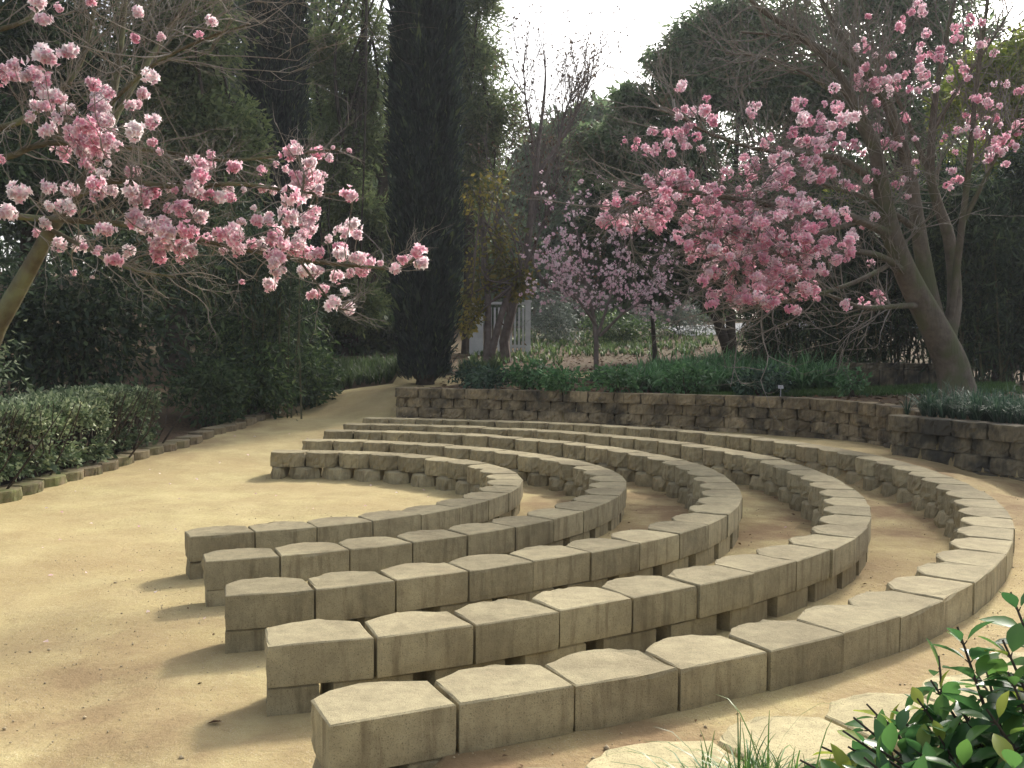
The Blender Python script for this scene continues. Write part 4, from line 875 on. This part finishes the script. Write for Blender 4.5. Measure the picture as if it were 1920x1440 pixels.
# clipped hedge behind the edging
hb = off(kerb_f, .62); hs = resample(hb[(hb[:, 1] > 6.2) & (hb[:, 1] < 13.2)], .5); hs3 = smooth_path(np.c_[hs, np.zeros(len(hs))], 4)[:, :2]
eh = empty('clipped_hedge', (*hs3[len(hs3)//2], gz(*hs3[len(hs3)//2])), 'clipped hedge with pale silvery leaves along the mossy stone edging', 'hedge')
dd = np.r_[0, np.cumsum(np.linalg.norm(np.diff(hs3, axis=0), axis=1))]; nh = 30000
q = R.random(nh)*dd[-1]; cx = np.interp(q, dd, hs3[:, 0]); cy = np.interp(q, dd, hs3[:, 1]); nn_ = normals_in(hs3, True); nxh = np.interp(q, dd, nn_[:, 0]); nyh = np.interp(q, dd, nn_[:, 1])
hz = zground(cx, cy)
wv = 1+.13*np.sin(q*2.1)+.10*np.sin(q*4.7+1)+.05*np.sin(q*9.1)
th = R.uniform(-.5, math.pi*.95, nh); hw, hh = .42*wv, (.40+.03*np.sin(q*1.7))*(.95+.1*wv*.5)
sx_ = np.sign(np.cos(th))*np.abs(np.cos(th))**.55; sz_ = np.sign(np.sin(th))*np.abs(np.sin(th))**.55
rho = np.clip(R.normal(.95, .09, nh), .5, 1.15)
lump = 1+.10*np.sin(q*6.3+th*3)+.08*np.sin(q*13+th*5)
lat = -sx_*hw*rho*lump; zz = .42+sz_*hh*rho*(.94+.06*lump)
P = np.c_[cx+nxh*lat, cy+nyh*lat, hz+zz]; outd = np.c_[-nxh*sx_, -nyh*sx_, sz_]
D_ = unit(outd*.6+R.normal(0, .65, (nh, 3)))
s = np.exp(R.normal(0, .25, nh)); k = zz > .06
pale = np.clip(R.normal(.68, .24, nh)-.25*sstep(3.6, 5.2, q)*R.random(nh)-.3*(zz < .4)*R.random(nh), 0, 1)  # far half tinted darker, its shade put into the colour; lower leaves darker too
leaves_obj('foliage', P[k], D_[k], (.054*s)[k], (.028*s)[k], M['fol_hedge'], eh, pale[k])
mb = MB()
for i in range(0, len(hs3)-1, 1):
    b = np.array([*hs3[i], gz(*hs3[i])])
    for j in range(9):
        o = R.normal(0, .16, 2); mb.tube([b+np.array([o[0], o[1], -.02]), b+np.array([o[0]*1.6, o[1]*1.6, .35]), b+np.array([o[0]*2.2+R.normal(0, .1), o[1]*2.2+R.normal(0, .1), .85])], [.014, .01, .004], 4, R.random())
mb.build('stems', M['bark_dark'], eh)

# ------------------------------------------------------------------ foreground bush with glossy leaves
def camellia_leaf(mbV, mbF, mbT, base, d, L, W, curl, U, tint):
    d = unit(d); s = unit(np.cross(d, U)); u = np.cross(s, d)
    prof = [(0, 0), (.12, .42), (.32, .9), (.52, 1.0), (.74, .74), (.9, .34), (1.0, .0)]
    o = sum(len(v) for v in mbV); V = []
    for t, w in prof:
        c = base+d*L*t+u*(-curl*L*t*t)
        h = W/2*w
        V += [c-s*h+u*h*.35, c, c+s*h+u*h*.35]
    mbV.append(np.array(V)); mbT.append(np.full(len(V), tint))
    for i in range(len(prof)-1):
        a = o+3*i; mbF.append((a, a+1, a+4, a+3)); mbF.append((a+1, a+2, a+5, a+4))
eB = empty('glossy_bush', (1.25, 1.75, .29), 'glossy dark green bush with upright shoots in the near corner', 'bush')
mb = MB(); LV, LF, LT = [], [], []
sb = np.array([1.25, 1.8, .27])
stems = [(1795, 1175, 2.05, 1.0), (1800, 1330, 2.0, .9), (1895, 1110, 2.1, 1.0), (1880, 1200, 2.0, .8), (1745, 1275, 2.15, .8), (1625, 1320, 2.2, .6), (1700, 1390, 2.0, .9), (1640, 1400, 1.95, .8), (1850, 1330, 1.85, 1.0), (1900, 1300, 2.1, .9), (1780, 1420, 1.8, 1.0), (1900, 1420, 1.7, 1.0), (1960, 1250, 2.0, .8), (1980, 1380, 1.8, .8), (1560, 1430, 2.0, .5), (1830, 1260, 2.25, .7), (1700, 1470, 1.75, .9), (1840, 1480, 1.65, .9), (1930, 1180, 2.15, .7), (1740, 1340, 2.1, .9), (1860, 1390, 2.0, 1.0), (1610, 1450, 1.85, .7), (1780, 1300, 2.2, .8), (1660, 1350, 2.1, .8), (1590, 1400, 2.05, .7), (1720, 1430, 1.9, 1), (1550, 1460, 1.9, .6), (1800, 1380, 2.1, 1), (1860, 1450, 1.9, 1), (1680, 1420, 2.1, .9), (1930, 1340, 1.9, 1), (1760, 1380, 1.95, 1), (1890, 1260, 1.95, .9), (1640, 1440, 2.1, .8), (1820, 1420, 2.05, 1), (1600, 1345, 2.1, .5), (1540, 1400, 2.1, .6), (1500, 1425, 2.0, .6), (1580, 1370, 2.0, .7), (1680, 1330, 2.15, .8), (1620, 1420, 1.9, .9), (1720, 1310, 2.05, .9), (1840, 1220, 2.1, .8), (1760, 1230, 2.2, .6), (1470, 1450, 1.95, .5)]
for u, v, D, dens in stems:
    t = at(u, v, D); b = sb+np.r_[R.normal(0, .10, 2), 0]
    m = b*.45+t*.55+np.r_[R.normal(0, .04, 2), .02]; P = smooth_path([b, m, t], 8)
    mb.tube(P, np.linspace(.007, .0022, len(P)), 6, R.random())
    nl = int(19*dens)+5
    for k in range(nl):
        f = 1-(k/nl)*.62 if k else 1; i = min(int(f*(len(P)-1)), len(P)-2); base = P[i]; ax = unit(P[i+1]-P[i])
        ang = k*2.4+R.normal(0, .3); side = unit(np.cross(ax, np.array([math.cos(ang), math.sin(ang), .1])))
        d = unit(ax*(.85 if k < 3 else .35)+side*1.0+np.array([0, 0, R.normal(-.05, .25)])); L = R.uniform(.062, .108)*(.7 if k < 3 else 1)
        pet = base+d*.012; mb.tube([base, pet], [.0018, .0014], 4, .5)
        camellia_leaf(LV, LF, LT, pet, d, L, L*R.uniform(.45, .56), R.uniform(.05, .28), unit(np.array([0, 0, 1])+ax*.4+R.normal(0, .3, 3)), np.clip(R.normal(.5 if k > 2 else .75, .22), 0, 1))
mb.build('stems', M['bark_dark'], eB)
link('foliage', np.vstack(LV), LF, M['camellia'], eB, True, np.concatenate(LT))
gp = [at(u, v, D) for u, v, D in ((1370, 1445, 2.05), (1410, 1440, 2.05), (1450, 1437, 2.05), (1490, 1440, 2.0), (1530, 1445, 1.95), (1400, 1470, 1.9), (1460, 1470, 1.9), (1520, 1480, 1.85))]
eg = empty('grass_clump', (gp[2][0], gp[2][1], .27), 'bright fine grass clump at the foot of the glossy bush', 'grass')
gb = np.array([[p[0]+R.normal(0, .03), p[1]+R.normal(0, .03), .42] for p in gp for _ in range(22)])
tufts('blades', gb, 34, .345, .0038, M['grassblade'], eg, 1.5, 6, .85)

# ------------------------------------------------------------------ gate, road, stone, plant tag
Gd = 27.5; gp0 = at(893, 640, Gd); gx0 = gp0[0]; zg_ = gz(gp0[0]+.8, Gd)
ega = empty('white_gate', (gx0+.8, Gd, zg_), 'white picket gate and side panel seen beyond the yellow tree', 'gate')
def pc(nm, bxs):
    m_ = MB()
    for c, s_ in bxs: m_.box(c, s_)
    m_.build(nm, M['white'], ega)
gt = at(890, 566, Gd)[2]; w = Gd/F
pc('side_panel', [((gx0, Gd, (zg_+gt)/2-.03), (26*w, .05, gt-zg_-.06)), ((gx0, Gd-.03, gt-.06), (30*w, .06, .08))])
pc('post', [((at(990, 600, Gd)[0], Gd, (zg_+gt)/2), (10*w, .13, gt-zg_)), ((at(990, 600, Gd)[0], Gd, gt+.03), (14*w, .2, .06))])
pc('post', [((at(912, 600, Gd)[0], Gd+.02, (zg_+gt)/2), (7*w, .11, gt-zg_))])
xa, xb = at(916, 600, Gd)[0], at(985, 600, Gd)[0]
pc('rail', [(((xa+xb)/2, Gd+.01, gt-.03), (xb-xa-.004, .07, .07))])
pc('rail', [(((xa+xb)/2, Gd+.01, zg_+.25), (xb-xa-.004, .06, .07))])
pc('pickets', [((xx, Gd-.025, (zg_+gt)/2-.03), (.055, .025, gt-zg_-.25)) for xx in np.linspace(xa+.06, xb-.06, 9)])
# gravel road on the rise
rx = np.linspace(6.2, 18, 26); rows = []
for x in rx:
    for y in np.linspace(34, 40, 10): rows.append((x, y+(x-4)*.2, gz(x, y+(x-4)*.2)+.03))
I = np.arange(260).reshape(26, 10)
rd = link('gravel_road', np.array(rows), np.stack([I[:-1, :-1], I[1:, :-1], I[1:, 1:], I[:-1, 1:]], -1).reshape(-1, 4), M['road'], None, True); tag(rd, kind='structure')
# dark stone on the mulch
c = at(1137, 690, 19.0); c[2] = gz(c[0], c[1])
me = bpy.data.meshes.new('dark_stone')
import bmesh
bm = bmesh.new(); bmesh.ops.create_icosphere(bm, subdivisions=3, radius=1)
for v in bm.verts:
    n_ = v.co.normalized(); k_ = 1+.10*math.sin(n_.x*5+1)+.08*math.sin(n_.y*7)+.06*math.sin(n_.z*9+n_.x*4)
    v.co = Vector((n_.x*.30*k_, n_.y*.24*k_, max(-.3, n_.z)*.20*k_+.10))
bm.to_mesh(me); bm.free(); me.materials.append(M['rock']); o = bpy.data.objects.new('dark_stone', me); COL.objects.link(o); o.location = c
tag(o, 'low dark rounded stone on the bed behind the leafy plants', 'stone')
c = at(1464, 725, 14.75); c[2] = gz(c[0], c[1])
e = empty('plant_tag', c, 'small grey plant tag on a stake at the edge of the bed', 'plant tag')
m_ = MB(); m_.box((c[0], c[1], c[2]+.10), (.012, .01, .2)); m_.build('stake', M['metal'], e)
m_ = MB(); V = np.array([[-.04, 0, 0], [.04, 0, 0], [.04, .025, .05], [-.04, .025, .05]]); V = np.vstack([V, V+np.array([0, .006, .002])])+c+np.array([0, -.015, .16])
m_.add(V, [(0, 1, 2, 3), (7, 6, 5, 4), (0, 4, 5, 1), (1, 5, 6, 2), (2, 6, 7, 3), (3, 7, 4, 0)]); m_.build('tag_plate', M['metal'], e)

# ------------------------------------------------------------------ sky and sun
SUN_EL, SUN_AZ = rad(36), rad(30)
w_ = bpy.data.worlds.new('World'); sc.world = w_; w_.use_nodes = True; nt = w_.node_tree; nt.nodes.clear()
out = nt.nodes.new('ShaderNodeOutputWorld'); bg = nt.nodes.new('ShaderNodeBackground'); sky = nt.nodes.new('ShaderNodeTexSky')
sky.sky_type = 'NISHITA'; sky.sun_disc = False; sky.sun_elevation = SUN_EL; sky.sun_rotation = SUN_AZ; sky.dust_density = 4.0; sky.air_density = 1.0
hs_ = nt.nodes.new('ShaderNodeHueSaturation'); hs_.inputs['Saturation'].default_value = .45; nt.links.new(sky.outputs[0], hs_.inputs['Color'])
nt.links.new(hs_.outputs[0], bg.inputs[0]); bg.inputs[1].default_value = .15; nt.links.new(bg.outputs[0], out.inputs[0])
sl = bpy.data.lights.new('sun', 'SUN'); so = bpy.data.objects.new('sun', sl); COL.objects.link(so)
sl.energy = 2.2; sl.angle = rad(6); sl.color = (1.0, .94, .83)
dirv = Vector((math.sin(SUN_AZ)*math.cos(SUN_EL), math.cos(SUN_AZ)*math.cos(SUN_EL), math.sin(SUN_EL)))
so.rotation_euler = dirv.to_track_quat('Z', 'Y').to_euler(); so.location = (5, 20, 20)
vs = sc.view_settings; vs.view_transform = 'Standard'; vs.look = 'None'; vs.gamma = 1; vs.use_curve_mapping = False; vs.exposure = 1.03
sc.cycles.max_bounces = 6; sc.cycles.diffuse_bounces = 3; sc.cycles.transmission_bounces = 3; sc.cycles.use_denoising = True

# ------------------------------------------------------------------ thin air haze
mh, nth, oh = newmat('thin haze'); pv = N(nth, 'VolumePrincipled'); pv.inputs['Color'].default_value = (.92, .95, 1, 1); pv.inputs['Density'].default_value = .0008; pv.inputs['Anisotropy'].default_value = .25
nth.links.new(pv.outputs[0], oh.inputs['Volume'])
mbh = MB(); mbh.box((0, 70, 15), (170, 420, 36)); hz_ = mbh.build('haze', mh); tag(hz_, kind='stuff')
